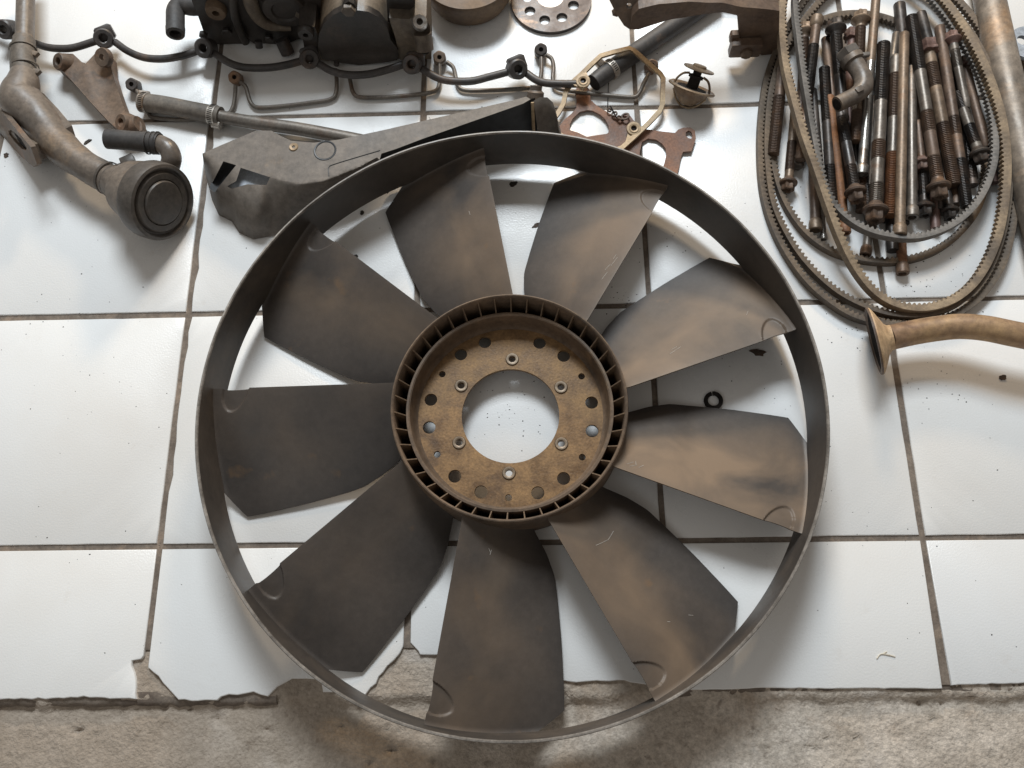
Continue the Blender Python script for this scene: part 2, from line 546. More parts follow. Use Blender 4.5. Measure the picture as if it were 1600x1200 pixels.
def cdt(outer, holes=(), grid=None, extra=()):
    vs, es = [], []
    for ring in [outer] + list(holes):
        o = len(vs)
        vs += [Vector(p) for p in ring]
        n = len(ring)
        es += [(o + i, o + (i + 1) % n) for i in range(n)]
    nb = len(vs)
    if grid:
        xs = [p[0] for p in outer]
        ys = [p[1] for p in outer]
        gx = min(xs) + grid / 2
        while gx < max(xs):
            gy = min(ys) + grid / 2
            while gy < max(ys):
                p = (gx + random.uniform(-.2, .2) * grid, gy + random.uniform(-.2, .2) * grid)
                if inside(p, outer) and not any(inside(p, h) for h in holes):
                    vs.append(Vector(p))
                gy += grid
            gx += grid
    vs += [Vector(p) for p in extra]
    V, Ed, Fc, *_ = delaunay_2d_cdt(vs, es, [], 0, 1e-7)
    tr = []
    for q in Fc:
        c = sum((V[i] for i in q), Vector((0, 0))) / len(q)
        if inside(c, outer) and not any(inside(c, h) for h in holes):
            tr.append(tuple(q))
    return [tuple(p) for p in V], tr

def slab(mb, outer, holes, to_top, to_bot, grid=None, extra=()):
    """solid between two maps of a 2-D polygon with holes"""
    V, T = cdt(outer, holes, grid, extra)
    n = len(V)
    cnt = {}
    for t in T:
        for i in range(3):
            e = (t[i], t[(i + 1) % 3])
            cnt[e] = 1
    v = [to_top(p) for p in V] + [to_bot(p) for p in V]
    f = [t for t in T] + [tuple(i + n for i in reversed(t)) for t in T]
    for (a, b) in cnt:
        if (b, a) not in cnt:
            f.append((b, a, a + n, b + n))
    mb.add(v, f)
    return mb

def circ(c, r, n=16, ph=0.0):
    return [(c[0] + r * math.cos(ph + 2 * math.pi * i / n), c[1] + r * math.sin(ph + 2 * math.pi * i / n)) for i in range(n)]

def dense(poly, step):
    out = []
    for i in range(len(poly)):
        a, b = Vector(poly[i]), Vector(poly[(i + 1) % len(poly)])
        k = max(1, int((b - a).length / step))
        for j in range(k):
            out.append(tuple(a + (b - a) * j / k))
    return out

def flatpx(mb, poly, holes, z0, z1, grid=None, zf=None):
    """polygon traced on the photograph, lying at height z1 and reaching down to z0 below itself"""
    def top(p):
        return W(p[0], p[1], z1 + (zf(p) if zf else 0))
    def bot(p):
        q = top(p)
        return Vector((q.x, q.y, z0 + (zf(p) if zf else 0)))
    return slab(mb, poly, holes, top, bot, grid)

def platepx(mb, poly, holes, p0, n, depth, grid=None):
    """polygon on the plane through p0 with normal n, pushed back by depth"""
    n = Vector(n).normalized()
    def a(p): return ON(p[0], p[1], p0, n)
    return slab(mb, poly, holes, a, lambda p: a(p) - n * depth, grid)

def pxpath(L, z=None):
    return [W(p[0], p[1], p[2] if len(p) > 2 else z) for p in L]

def box(mb, c, ax, ay, az, bev=0.12):
    """bevelled box: centre and three half-axis vectors"""
    c, ax, ay, az = map(Vector, (c, ax, ay, az))
    pts = []
    k = 1 - bev
    for sx in (-1, 1):
        for sy in (-1, 1):
            for sz in (-1, 1):
                pts.append(c + ax * sx * k + ay * sy * k + az * sz)
                pts.append(c + ax * sx * k + ay * sy + az * sz * k)
                pts.append(c + ax * sx + ay * sy * k + az * sz * k)
    bm = bmesh.new()
    for p in pts:
        bm.verts.new(p)
    bmesh.ops.convex_hull(bm, input=bm.verts)
    bm.verts.index_update()
    mb.add([v.co.copy() for v in bm.verts], [tuple(v.index for v in f.verts) for f in bm.faces])
    bm.free()
    return mb

# ------------------------------------------------------------------ the floor
S = 0.305
floor_root = bpy.data.objects.new('floor', None)
COL.objects.link(floor_root)
floor_root['kind'] = 'structure'
floor_root['label'] = 'white tiled workshop floor with brown grout joints'
Y3 = W(1000, 1076).y                      # front edge of the tiling
gm = MB()
gv, gf = [], []
nx, ny = 90, 46
gx0, gx1, gy0, gy1 = -3 * S, 7 * S, Y3 + 0.046, 3.2 * S
for j in range(ny + 1):
    for i in range(nx + 1):
        x = gx0 + (gx1 - gx0) * i / nx
        y = gy0 + (gy1 - gy0) * j / ny
        gv.append((x, y, -0.0022 + 0.0008 * noise.noise(Vector((x * 60, y * 60, 0)))))
for j in range(ny):
    for i in range(nx):
        a = j * (nx + 1) + i
        gf.append((a, a + 1, a + nx + 2, a + nx + 1))
gm.add(gv, gf)
g = gm.part('grout', 'grout', floor_root)
gm = MB()
gv, gf = [], []
for j in range(5):
    for i in range(61):
        x = 2.9 * S + 4.1 * S * i / 60
        y = Y3 + .002 + .044 * j / 4
        gv.append((x, y, -0.0024 + 0.0008 * noise.noise(Vector((x * 60, y * 60, 0)))))
for j in range(4):
    for i in range(60):
        a = j * 61 + i
        gf.append((a, a + 1, a + 62, a + 61))
gm.add(gv, gf).part('grout', 'grout', floor_root)
# brown mortar bed showing along the front edge of the tiles
for (xa, xb, yo) in ((-.75, W(430, 1090).x, W(200, 1093).y), (W(1040, 1077).x, 1.75, W(1300, 1076).y)):
    gv, gf = [], []
    nn = int((xb - xa) / .005)
    for i in range(nn + 1):
        x = xa + (xb - xa) * i / nn
        k = .0065 + .0045 * noise.noise(Vector((x * 30, 1, 5))) + .0025 * noise.noise(Vector((x * 110, 2, 5)))
        if xa > .3 and x > W(1480, 1070).x:
            k += .002
        gv += [(x, yo + .008, -.0042), (x, yo - .0004 - k * .25, -.0048 - .0006 * noise.noise(Vector((x * 90, 0, 0)))), (x, yo - .0012 - k * .8, -.0075 + .0012 * noise.noise(Vector((x * 60, 3, 0)))), (x, yo - .003 - k, -.0165)]
    for i in range(nn):
        for j in range(3):
            a = i * 4 + j
            gf.append((a, a + 1, a + 5, a + 4))
    MB().add(gv, gf).part('mortar_bed', 'grout', floor_root, angle=60)

def tile_mesh(poly):
    """poly: floor outline (x, y) counter-clockwise; a pressed tile with a softly rounded arris"""
    n = len(poly)
    c = Vector((sum(p[0] for p in poly) / n, sum(p[1] for p in poly) / n))
    def off(d):
        out = []
        for i in range(n):
            a, b, e = Vector(poly[i - 1]), Vector(poly[i]), Vector(poly[(i + 1) % n])
            t = ((b - a).normalized() + (e - b).normalized())
            nn = Vector((-t.y, t.x))
            if nn.length < 1e-6:
                nn = c - b
            out.append(b + nn.normalized() * d)
        return out
    v, f = [], []
    for d, z in ((0.0, -0.0095), (0.0, -0.0012), (0.0005, -0.0004), (0.0014, 0.0)):
        v += [Vector((p.x, p.y, z)) for p in off(d)]
    for k in range(3):
        for i in range(n):
            j = (i + 1) % n
            f.append((k * n + i, k * n + j, (k + 1) * n + j, (k + 1) * n + i))
    top = off(0.0014)
    V, T = cdt([tuple(p) for p in top])
    if len(V) == n:
        f += [tuple(3 * n + i for i in t) for t in T]
    else:
        f.append(tuple(3 * n + i for i in range(n)))
    return MB().add(v, f)

def rag(poly, amp, step, seed, keep=()):
    """jagged broken line along an open polyline"""
    rnd = random.Random(seed)
    out = []
    for i in range(len(poly) - 1):
        a, b = Vector(poly[i]), Vector(poly[i + 1])
        k = max(1, int((b - a).length / step))
        for j in range(k):
            p = a + (b - a) * j / k
            if i or j:
                p += Vector((rnd.uniform(-amp, amp), rnd.uniform(-amp, amp)))
            out.append(tuple(p))
    out.append(poly[-1])
    return out

GW = 0.0034                                # half joint
def put_tile(poly, seed):
    cx = sum(p[0] for p in poly) / len(poly)
    cy = sum(p[1] for p in poly) / len(poly)
    mb = tile_mesh(poly)
    me = mb.data('tile', (cx, cy, 0), smooth=True, angle=60)
    me.materials.append(M['tile'])
    o = bpy.data.objects.new('tile', me)
    o.location = (cx, cy, 0)
    COL.objects.link(o)
    o.parent = floor_root
    return o
rt = random.Random(3)
for r in range(-3, 2):                     # rows of whole tiles, row r spans y from -r*S down to -(r+1)*S
    for c in range(-3, 7):
        j = [rt.uniform(-0.0009, 0.0009) for _ in range(8)]
        x0, x1 = c * S + GW, (c + 1) * S - GW
        y0, y1 = -(r + 1) * S + GW, -r * S - GW
        q = [(x0 + j[0], y0 + j[1]), (x1 + j[2], y0 + j[3]), (x1 + j[4], y1 + j[5]), (x0 + j[6], y1 + j[7])]
        q = dense(q, 0.02)
        q = [(a + rt.uniform(-.0003, .0003), b + rt.uniform(-.0003, .0003)) for a, b in q]
        if (r, c) in ((0, 0), (1, 0), (0, 1)):     # chipped edges beside the joint
            q = [(a + (max(0, rt.uniform(-.004, .0035)) if a < x0 + .002 else 0), b) for a, b in q]
        put_tile(q, r * 10 + c)
yt = -2 * S - GW
def F2(L): return [tuple(W(p[0], p[1]).xy) for p in L]
edge = {
 -1: [(-20, 1094), (60, 1092), (120, 1089), (212, 1093), (212, 1062), (203, 1040), (206, 1031), (220, 1030)],
 0: [(229, 1030), (231, 1042), (255, 1066), (277, 1093), (300, 1096), (338, 1095), (345, 1088), (370, 1085), (395, 1081), (418, 1088), (432, 1074), (455, 1062), (500, 1061), (506, 1080), (540, 1084), (562, 1096), (580, 1075), (605, 1042), (625, 1022), (630, 1010)],
 1: [(641, 1004), (654, 1017), (657, 1024), (690, 1023), (760, 1028), (880, 1064), (910, 1066), (975, 1064), (1010, 1070), (1046, 1078)],
 2: [(1054, 1078), (1120, 1077), (1200, 1075), (1300, 1076), (1473, 1076)],
 3: [(1487, 1071), (1540, 1069), (1620, 1067), (1800, 1060)]}
for c in range(-3, 7):
    xl, xr = c * S + GW, (c + 1) * S - GW
    if c in edge:
        e = F2(edge[c])
        if c == -1: e[0] = (xl, e[0][1])
        if c == 3: e[-1] = (xr, e[-1][1])
        body = rag(e, 0.0011 if c in (-1, 0, 1) else 0.0005, 0.007, c + 50)
        body = [(max(xl, min(xr, a)), b) for a, b in body]
        q = body + ([(xr, body[-1][1] + 0.004)] if c in (0, 1, -1) else []) + [(xr, yt), (xl, yt)]
        if c in (1, 2):
            q = body + [(xr, yt), (xl, yt)]
    else:
        yb = Y3 + (0.002 if c > 3 else -0.006)
        q = rag([(xl, yb), (xr, yb)], 0.0006, 0.01, c + 90) + [(xr, yt), (xl, yt)]
    qq = []
    for p in q:
        if not qq or (Vector(p) - Vector(qq[-1])).length > 0.0012:
            qq.append(p)
    put_tile(qq, 77 + c)

# bare concrete in front of the tiles
cm = MB()
cv, cf = [], []
nx, ny = 520, 92
x0, x1, y0, y1 = -0.75, 1.75, Y3 - 0.26, Y3 + 0.085
for j in range(ny + 1):
    for i in range(nx + 1):
        x = x0 + (x1 - x0) * i / nx
        y = y0 + (y1 - y0) * j / ny
        p = Vector((x, y, 0))
        d = (Y3 - 0.012 - y) + 0.010 * noise.noise(Vector((x * 22, 3.1, 0))) + 0.004 * noise.noise(Vector((x * 80, y * 80, 1)))
        t = max(0.0, min(1.0, d / 0.012 + 0.5))
        z = -0.0045 - 0.0085 * t * t * (3 - 2 * t)
        z += 0.0016 * noise.fractal(p * 30, 1.0, 2.0, 4) + 0.0011 * noise.noise(p * 130)
        pit = noise.noise(p * 85 + Vector((9, 4, 0)))
        if pit > 0.42:
            z -= (pit - 0.42) * 0.018
        if x < 0.35:
            z += 0.0012 * noise.noise(p * 12)
        cv.append((x, y, min(z, -0.0040) if y > Y3 - 0.005 else z))
for j in range(ny):
    for i in range(nx):
        a = j * (nx + 1) + i
        cf.append((a, a + 1, a + nx + 2, a + nx + 1))
cm.add(cv, cf)
cme = cm.data('ground', (0, 0, 0), True, 60)
cme.materials.append(M['concrete'])
co = bpy.data.objects.new('ground', cme)
COL.objects.link(co)
co['kind'] = 'structure'
co['label'] = 'rough bare concrete strip in front of the tiles'

# ------------------------------------------------------------------ the cooling fan
FC = Vector((0.4288, -0.4600, 0.0))
fan = thing('cooling_fan', 'large brown-black nine-bladed engine cooling fan with outer ring lying on white tiles', 'fan', FC)
def fpart(mb, name, m, parent=None, smooth=True, angle=38):
    me = mb.data(name, (0, 0, 0), smooth, angle)
    me.materials.append(M[m])
    o = bpy.data.objects.new(name, me)
    COL.objects.link(o)
    o.parent = parent or fan
    return o
Z = Vector((0, 0, 1))
mb = lathe(MB(), [(.3596, .0195), (.3598, .055), (.3604, .072), (.3612, .083), (.3616, .0868), (.3646, .0868), (.3640, .078), (.3630, .060), (.3626, .0195)], (0, 0, 0), Z, 180, closed=True)
for i, p in enumerate(mb.v):
    an = math.atan2(p.y, p.x)
    p.z += 0.0006 * noise.noise(Vector((math.cos(an) * 5, math.sin(an) * 5, 0)))
ringo = fpart(mb, 'ring', 'rim')
mb = lathe(MB(), [(.3614, .0864), (.3617, .0882), (.3624, .0890), (.3640, .0889), (.3648, .0880), (.3648, .0864)], (0, 0, 0), Z, 180, closed=True)
for i, p in enumerate(mb.v):
    an = math.atan2(p.y, p.x)
    p.z += 0.0006 * noise.noise(Vector((math.cos(an) * 5, math.sin(an) * 5, 0)))
fpart(mb, 'ring_lip', 'lip', ringo)

def lerp_tab(tab, x):
    for (a, ya), (b, yb) in zip(tab, tab[1:]):
        if x <= b:
            t = max(0, (x - a) / (b - a))
            return ya + (yb - ya) * t
    return tab[-1][1]
def smooth_tab(tab, x):
    return (lerp_tab(tab, x - .006) + 2 * lerp_tab(tab, x) + lerp_tab(tab, x + .006)) / 4
CCW = [(.136, 0.5), (.150, 2.2), (.170, 4.2), (.198, 5.0), (.25, 3.0), (.30, 1.3), (.343, 0.0), (.3612, -5.6)]
ZLO = [(.136, .026), (.17, .018), (.22, .009), (.343, .0046), (.3612, .0195)]
cw0 = Vector((.137 * math.cos(R_(-32.3)), .137 * math.sin(R_(-32.3))))
cw1 = Vector((.3612 * math.cos(R_(-24.6)), .3612 * math.sin(R_(-24.6))))
def cw_angle(r):
    lo, hi = 0.0, 1.0
    for _ in range(30):
        m = (lo + hi) / 2
        if (cw0.lerp(cw1, m)).length < r: lo = m
        else: hi = m
    p = cw0.lerp(cw1, lo)
    return math.degrees(math.atan2(p.y, p.x))
rs = [.136 + (.312 - .136) * i / 40 for i in range(40)] + [.312 + (.3612 - .312) * i / 44 for i in range(45)]
rs = sorted(rs + [.343])
ss = [.22 * i / 26 for i in range(26)] + [.22 + .78 * i / 26 for i in range(27)]
NR, NS = len(rs) - 1, len(ss) - 1
CCWU = CCW[:-2] + [(.343, 0.0), (.3612, -0.7)]
ZLOU = [(.136, .026), (.17, .018), (.22, .009), (.343, .0046), (.3612, .0040)]
def blade_pt(r, s):
    a0 = cw_angle(r)
    a1 = lerp_tab(CCW, r) if r > .335 else smooth_tab(CCW, r)
    au = lerp_tab(CCWU, r) if r > .335 else smooth_tab(CCWU, r)
    z0 = .0745 + (.0595 - .0745) * (r - .136) / .225
    z1 = smooth_tab(ZLOU, r)
    q = ((r - .332) / .0165) ** 2          # pocket moulded into the high edge near the tip
    a = a0 + (a1 - a0) * s
    if q < 1:
        a += 0.30 * (1 - q) ** 0.5 * max(0.0, 1 - s / .12)
    sv = s * (a1 - a0) / (au - a0)
    cam_ = .0065 * math.sin(math.pi * sv) * (0.6 + 0.4 * (r - .136) / .225)
    z = z0 + (z1 - z0) * (sv ** 1.12) - cam_ * 0.75
    rr = .332 + (.006 * s / .17)
    e = (s / .185) ** 2 + ((r - rr) / .0165) ** 2
    if e < 1:
        z -= .0030 * min(1.0, (1 - e) * 5) * (1 - 0.3 * s / .185)
    dr = r - .136
    if dr < .010:
        z += 0.003 * (1 - dr / .010) ** 2
    dr = .3612 - r
    if dr < .006:
        z += 0.0022 * (1 - dr / .006) ** 2
    return Vector((r * math.cos(R_(a)), r * math.sin(R_(a)), z))
bv, bf, uvs = [], [], []
for i, r in enumerate(rs):
    for k in range(NS + 1):
        bv.append(blade_pt(r, ss[k]))
        uvs.append((ss[k], (r - .136) / .225))
n0 = len(bv)
for i, r in enumerate(rs):
    for k in range(NS + 1):
        s = ss[k]
        th = .0034 - .0012 * s
        p = blade_pt(r, s)
        bv.append(Vector((p.x, p.y, p.z - th)))
        uvs.append((s, (r - .136) / .225))
def bi(i, k): return i * (NS + 1) + k
for i in range(NR):
    for k in range(NS):
        q = (bi(i, k), bi(i + 1, k), bi(i + 1, k + 1), bi(i, k + 1))
        bf.append(q)
        bf.append(tuple(n0 + x for x in reversed(q)))
for i in range(NR):
    for k, fl in ((0, 0), (NS, 1)):
        a, b = bi(i, k), bi(i + 1, k)
        bf.append((a, a + n0, b + n0, b) if not fl else (a, b, b + n0, a + n0))
for k in range(NS):
    for i, fl in ((0, 0), (NR, 1)):
        a, b = bi(i, k), bi(i, k + 1)
        bf.append((a, b, b + n0, a + n0) if not fl else (a, a + n0, b + n0, b))
bme = MB().add(bv, bf).data('blade', (0, 0, 0), True, 30)
ul = bme.uv_layers.new(name='UVMap')
for lp in bme.loops:
    ul.data[lp.index].uv = uvs[lp.vertex_index]
bme.materials.append(M['blade'])
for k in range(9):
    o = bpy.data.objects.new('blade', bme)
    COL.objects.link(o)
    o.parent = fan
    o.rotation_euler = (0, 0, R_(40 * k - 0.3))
    o.color = ((1.9, 1.4, .95, .9, .8, .4, .35, .6, 1.0)[k], 1, 1, 1)     # strength of tan dust tint; light-facing blades painted paler, shaded ones darker
    marks = {0: [((.152, .10), (.158, .16)), ((.156, .08), (.163, .13)), ((.162, .13), (.160, .18)), ((.166, .10), (.170, .15))],
             2: [((.20, .10), (.212, .085)), ((.214, .12), (.224, .10)), ((.222, .085), (.236, .07)), ((.232, .10), (.240, .095))],
             8: [((.188, .30), (.190, .45)), ((.190, .45), (.186, .56)), ((.300, .42), (.302, .44)), ((.31, .60), (.314, .63))],
             1: [((.318, .30), (.323, .33)), ((.205, .22), (.222, .25)), ((.21, .26), (.218, .27))],
             3: [((.27, .25), (.276, .252))], 7: [((.165, .35), (.170, .37)), ((.166, .38), (.172, .36))]}.get(k)
    if marks:
        mk = MB()
        for (r0_, s0_), (r1_, s1_) in marks:
            pp = [blade_pt(r0_ + (r1_ - r0_) * t / 4, s0_ + (s1_ - s0_) * t / 4) + Vector((0, 0, .0001)) for t in range(5)]
            tube(mk, pp, .00030, 5, sub=1)
        mo = fpart(mk, 'scratch', 'scratch', o)
        mo['kind'] = 'stuff'
# hub
mb = lathe(MB(), [(.1345, .0790), (.1352, .0812), (.1366, .0822), (.1380, .0814), (.1392, .075), (.1400, .060), (.1400, .008), (.1360, .006), (.1345, .010)], (0, 0, 0), Z, 120, closed=True)
hub = fpart(mb, 'hub', 'hub')
mb = lathe(MB(), [(.1340, .010), (.1345, .014), (.1180, .014), (.1175, .010)], (0, 0, 0), Z, 96, closed=True)
fpart(mb, 'slot_floor', 'dark', hub)  # dark closing ring, paints the deep shade between the vanes
mb = lathe(MB(), [(.1238, .012), (.1238, .058), (.1232, .0600), (.1205, .0604), (.1190, .0590), (.1180, .046), (.1168, .037), (.1148, .0320), (.1130, .0302), (.1125, .026), (.1190, .012)], (0, 0, 0), Z, 120, closed=True)
fpart(mb, 'inner_ring', 'hub', hub)
def hubpx(x, y): return (580 + x / 2.927, 440 + y / 2.927)
big = [(520, 277), (770, 280), (410, 333), (880, 340), (273, 540), (1008, 553), (265, 667), (1010, 683), (382, 890), (880, 900), (502, 962), (762, 966)]
small = [(325, 423), (962, 433), (302, 790), (965, 803), (628, 988)]
bolt6 = [(645, 356), (868, 484), (870, 742), (630, 876), (402, 737), (412, 477)]
def hp(p): 
    w = W(*hubpx(*p), .0296) - FC
    return (w.x, w.y)
holes = [circ((0, 0), .0597, 64)] + [circ(hp(p), .0079, 18) for p in big] + [circ(hp(p), .0042, 12) for p in small] + [circ(hp(p), .0042, 14) for p in bolt6]
mb = slab(MB(), circ((0, 0), .1152, 96), holes, lambda p: Vector((p[0], p[1], .0296)), lambda p: Vector((p[0], p[1], .0245)))
plate = fpart(mb, 'hub_plate', 'hubplate', None, True, 40)
for p in bolt6:
    x, y = hp(p)
    mb = lathe(MB(), [(.0042, .0240), (.0042, .0312), (.0050, .0316), (.0074, .0314), (.0084, .0299), (.0084, .0240)], (x, y, 0), Z, 20, closed=True)
    fpart(mb, 'bushing', 'bush', plate)
vm = MB()
vv = []
for t in (-.00085, .00085):
    vv += [(.1230, t, .016), (.1352, t, .016), (.1352, t * .8, .0790), (.1230, t * .8, .0585)]
vm.add(vv, [(0, 1, 2, 3), (7, 6, 5, 4), (0, 4, 5, 1), (1, 5, 6, 2), (2, 6, 7, 3), (3, 7, 4, 0)])
vme = vm.data('vane', (0, 0, 0), False)
vme.materials.append(M['vane'])
NV = 42
for k in range(NV):
    o = bpy.data.objects.new('vane', vme)
    COL.objects.link(o)
    o.parent = hub
    o.rotation_euler = (0, 0, 2 * math.pi * (k + .35) / NV)

# ------------------------------------------------------------------ coolant pipe with bell and cap (far left)
root = thing('coolant_pipe', 'grey elbow pipe with oval flange and big round black cap beside the rusty lug bracket', 'pipe', W(120, 270))
m1 = .00092
mb = tube(MB(), pxpath([(40, -60, .05), (40, 0, .05), (39, 40, .05), (38, 75, .05)]), 13.5 * m1, 18)
mb.part('inlet_tube', 'pipegrey', root)
mb = tube(MB(), pxpath([(38, 62, .05), (37, 72, .05), (36, 84, .05), (36, 100, .05), (38, 122, .05)]), [16 * m1, 17 * m1, 18.5 * m1, 18 * m1, 19 * m1], 20)
cpl = mb.part('rubber_coupling', 'hosebrown', root)
for (x, y) in ((36, 80), (39, 108)):
    a, b = W(x, y - 4, .05), W(x + .5, y + 4, .05)
    lathe_c = lathe(MB(), [(18.6 * m1, 0), (19.8 * m1, .0004), (19.8 * m1, .0035), (18.6 * m1, .004)], a, b - a, 24, closed=True)
    c = lathe_c.part('hose_clamp', 'hosebrown', root, cpl)
    mbx = box(MB(), W(x + 17, y + 4, .052), (.006, -.002, 0), (.002, .003, 0), (0, 0, .003))
    mbx.part('clamp_screw', 'pipegrey', root, cpl)
mb = tube(MB(), pxpath([(38, 115, .05), (36, 132, .05), (32, 154, .048), (56, 180, .042), (76, 207, .040), (98, 232, .040), (130, 257, .042), (168, 279, .042)]),
          [19 * m1, 24 * m1, 31 * m1, 29 * m1, 27 * m1, 25 * m1, 22 * m1, 22.5 * m1], 26)
for p in mb.v:
    p += Vector((noise.noise(p * 45), noise.noise(p * 45 + Vector((5, 5, 5))), noise.noise(p * 45 + Vector((9, 1, 2))))) * .0016
    p.z = max(p.z, .001)
mb.part('elbow_casting', 'pipegrey', root)
fn = Vector((-.74, -.52, .42)).normalized()
p0 = W(30, 220, .052)
mb = MB()
mb = platepx(mb, [(-6, 168), (5, 177), (27, 204), (48, 230), (58, 257), (52, 261), (31, 243), (7, 214), (-6, 192)],
             [[(13, 204), (17, 203), (25, 209), (33, 217), (42, 232), (40, 235), (33, 232), (24, 223), (14, 210)]], p0, fn, .0065)
fl = mb.part('flange', 'rustlug', root)
mb = platepx(MB(), [(12, 203), (17, 202), (33, 216), (43, 232), (40, 236), (24, 224), (13, 211)], [], p0 - fn * .004, fn, .002)
mb.part('flange_bore', 'dark', root, fl)
ev = Vector((.050, .036, -.004))
mb = slab(MB(), dense([(-6, 170), (5, 178), (27, 204), (47, 230), (56, 255), (51, 259), (31, 242), (8, 213), (-6, 190)], 7), [],
          lambda p: ON(p[0], p[1], p0 - fn * .0067, fn), lambda p: ON(p[0], p[1], p0 - fn * .0067, fn) + ev)
for p in mb.v: p.z = max(p.z, .001)
mb.part('flange_body', 'pipegrey', root, angle=50)
# bell
cc = W(256, 317, .058)
h = (W(256, 317, .058) - W(178, 284, .058))
h.z = 0
h.normalize()
vdir = (CAM - cc).normalized()
best = min((abs((h * math.cos(R_(t)) + Z * math.sin(R_(t))).dot(vdir) - .75), t) for t in range(-20, 60))[1]
ax = (h * math.cos(R_(best)) + Z * math.sin(R_(best))).normalized()
neck = W(176, 283, .044)
Lb = (cc - neck).length
ax2 = (cc - neck).normalized()
rc = 61 * MPP(cc)
mb = tube(MB(), [neck - ax2 * .012, neck, neck + ax2 * Lb * .22, neck + ax2 * Lb * .30, neck + ax2 * Lb * .62 + Vector((0, 0, -.001)), cc - ax * .026], [.0205, .0212, .026, .036, .046, rc * .93], 36, sub=5)
for p in mb.v: p.z = max(p.z, .001)
mb.part('bell_housing', 'pipegrey', root)
mb = lathe(MB(), [(rc * .90, -.030), (rc * .97, -.028), (rc, -.022), (rc, -.006), (rc * .97, -.001), (rc * .90, 0), (rc * .865, -.0012), (rc * .84, -.0045), (rc * .80, -.0050), (rc * .77, -.002), (rc * .74, -.0004), (rc * .60, -.0004), (rc * .575, -.002), (rc * .56, .0006), (rc * .54, .0022), (rc * .5, .0026), (0, .0026)], cc, ax, 56)
cap = mb.part('round_cap', 'capblack', root)
for p, q in (((168, 278), (174, 282)), ((177, 283), (181, 286))):
    a, b = W(*p, .043), W(*q, .043)
    mb = lathe(MB(), [(.0212, 0), (.0228, .0004), (.0228, .0042), (.0212, .0046)], a, ax2, 28, closed=True)
    cl = mb.part('hose_clamp', 'capblack', root)
mb = box(MB(), W(200, 252, .055), Vector((.008, .004, 0)), Vector((-.003, .006, 0)), (0, 0, .005))
box(mb, W(188, 260, .054), Vector((.008, .003, 0)), Vector((-.002, .003, 0)), (0, 0, .003))
mb.part('clamp_screw', 'capblack', root)
mb = tube(MB(), pxpath([(266, 258, .050), (268, 246, .058), (262, 232, .062), (246, 224, .062), (228, 223, .062)]), [14 * m1, 14 * m1, 14 * m1, 13 * m1, 12.5 * m1], 20)
mb.part('outlet_elbow', 'pipegrey', root)
mb = tube(MB(), pxpath([(250, 225, .062), (243, 224, .062), (238, 223, .062), (205, 220, .062), (168, 217, .062)]), [15.5 * m1, 16 * m1, 15 * m1, 14 * m1, 14.5 * m1], 20)
oh = mb.part('outlet_hose', 'rubber', root)
for x in (232, 240, 247):
    a = W(x, 223.4, .062)
    mb = lathe(MB(), [(15 * m1, -.0012), (16.6 * m1, -.0008), (16.6 * m1, .0008), (15 * m1, .0012)], a, W(x - 10, 222.6, .062) - a, 24, closed=True)
    mb.part('hose_ridge', 'rubber', root, oh)

# ------------------------------------------------------------------ rusty lug bracket
root = thing('lug_bracket', 'rust brown three-lug cast bracket lying between the black rail and the elbow pipe', 'bracket', W(150, 150))
poly = dense([(86, 92), (96, 83), (114, 84), (128, 97), (134, 99), (148, 84), (158, 78), (172, 84), (174, 108), (182, 135), (196, 174), (214, 182), (222, 194), (222, 204), (205, 207), (186, 204), (168, 188), (140, 158), (112, 126), (100, 113), (88, 104)], 7)
mb = flatpx(MB(), poly, [], .006, .026, grid=8, zf=lambda p: .002 * noise.noise(Vector((p[0] * .06, p[1] * .06, 0))) - .009 * math.exp(-((p[0] - 158) ** 2 + (p[1] - 112) ** 2) / 240) - .006 * math.exp(-((p[0] - 168) ** 2 / 260 + (p[1] - 150) ** 2 / 700)))
mb.part('web', 'lug', root)
for (x, y, r) in ((95, 97, 13.5), (193, 192, 13.5)):
    ax_ = Vector((-.45, -.35, .82)).normalized()
    c = W(x, y, .030)
    r *= m1
    b_ = lathe(MB(), [(r * .42, -.016), (r * .42, .004), (r * .5, .005), (r * .9, .005), (r, .003), (r * 1.05, -.016)], c, ax_, 26, closed=True).part('lug', 'lug', root)
    lathe(MB(), [(r * .43, -.012), (r * .43, -.010)], c, ax_, 20).part('lug_bore', 'dark', root, b_)
lathe(MB(), [(.013, -.022), (.0125, .004), (.0115, .006), (0, .006)], W(213, 196, .024), Vector((.8, .1, .3)), 20).part('lug_end', 'lug', root)
c = W(162, 90, .036)
er = lathe(MB(), [(.0045, -.004), (.0045, .004), (.0125, .004), (.0135, .002), (.0135, -.004)], c, Vector((-.25, -.5, .8)), 26, closed=True).part('ear', 'lug', root)

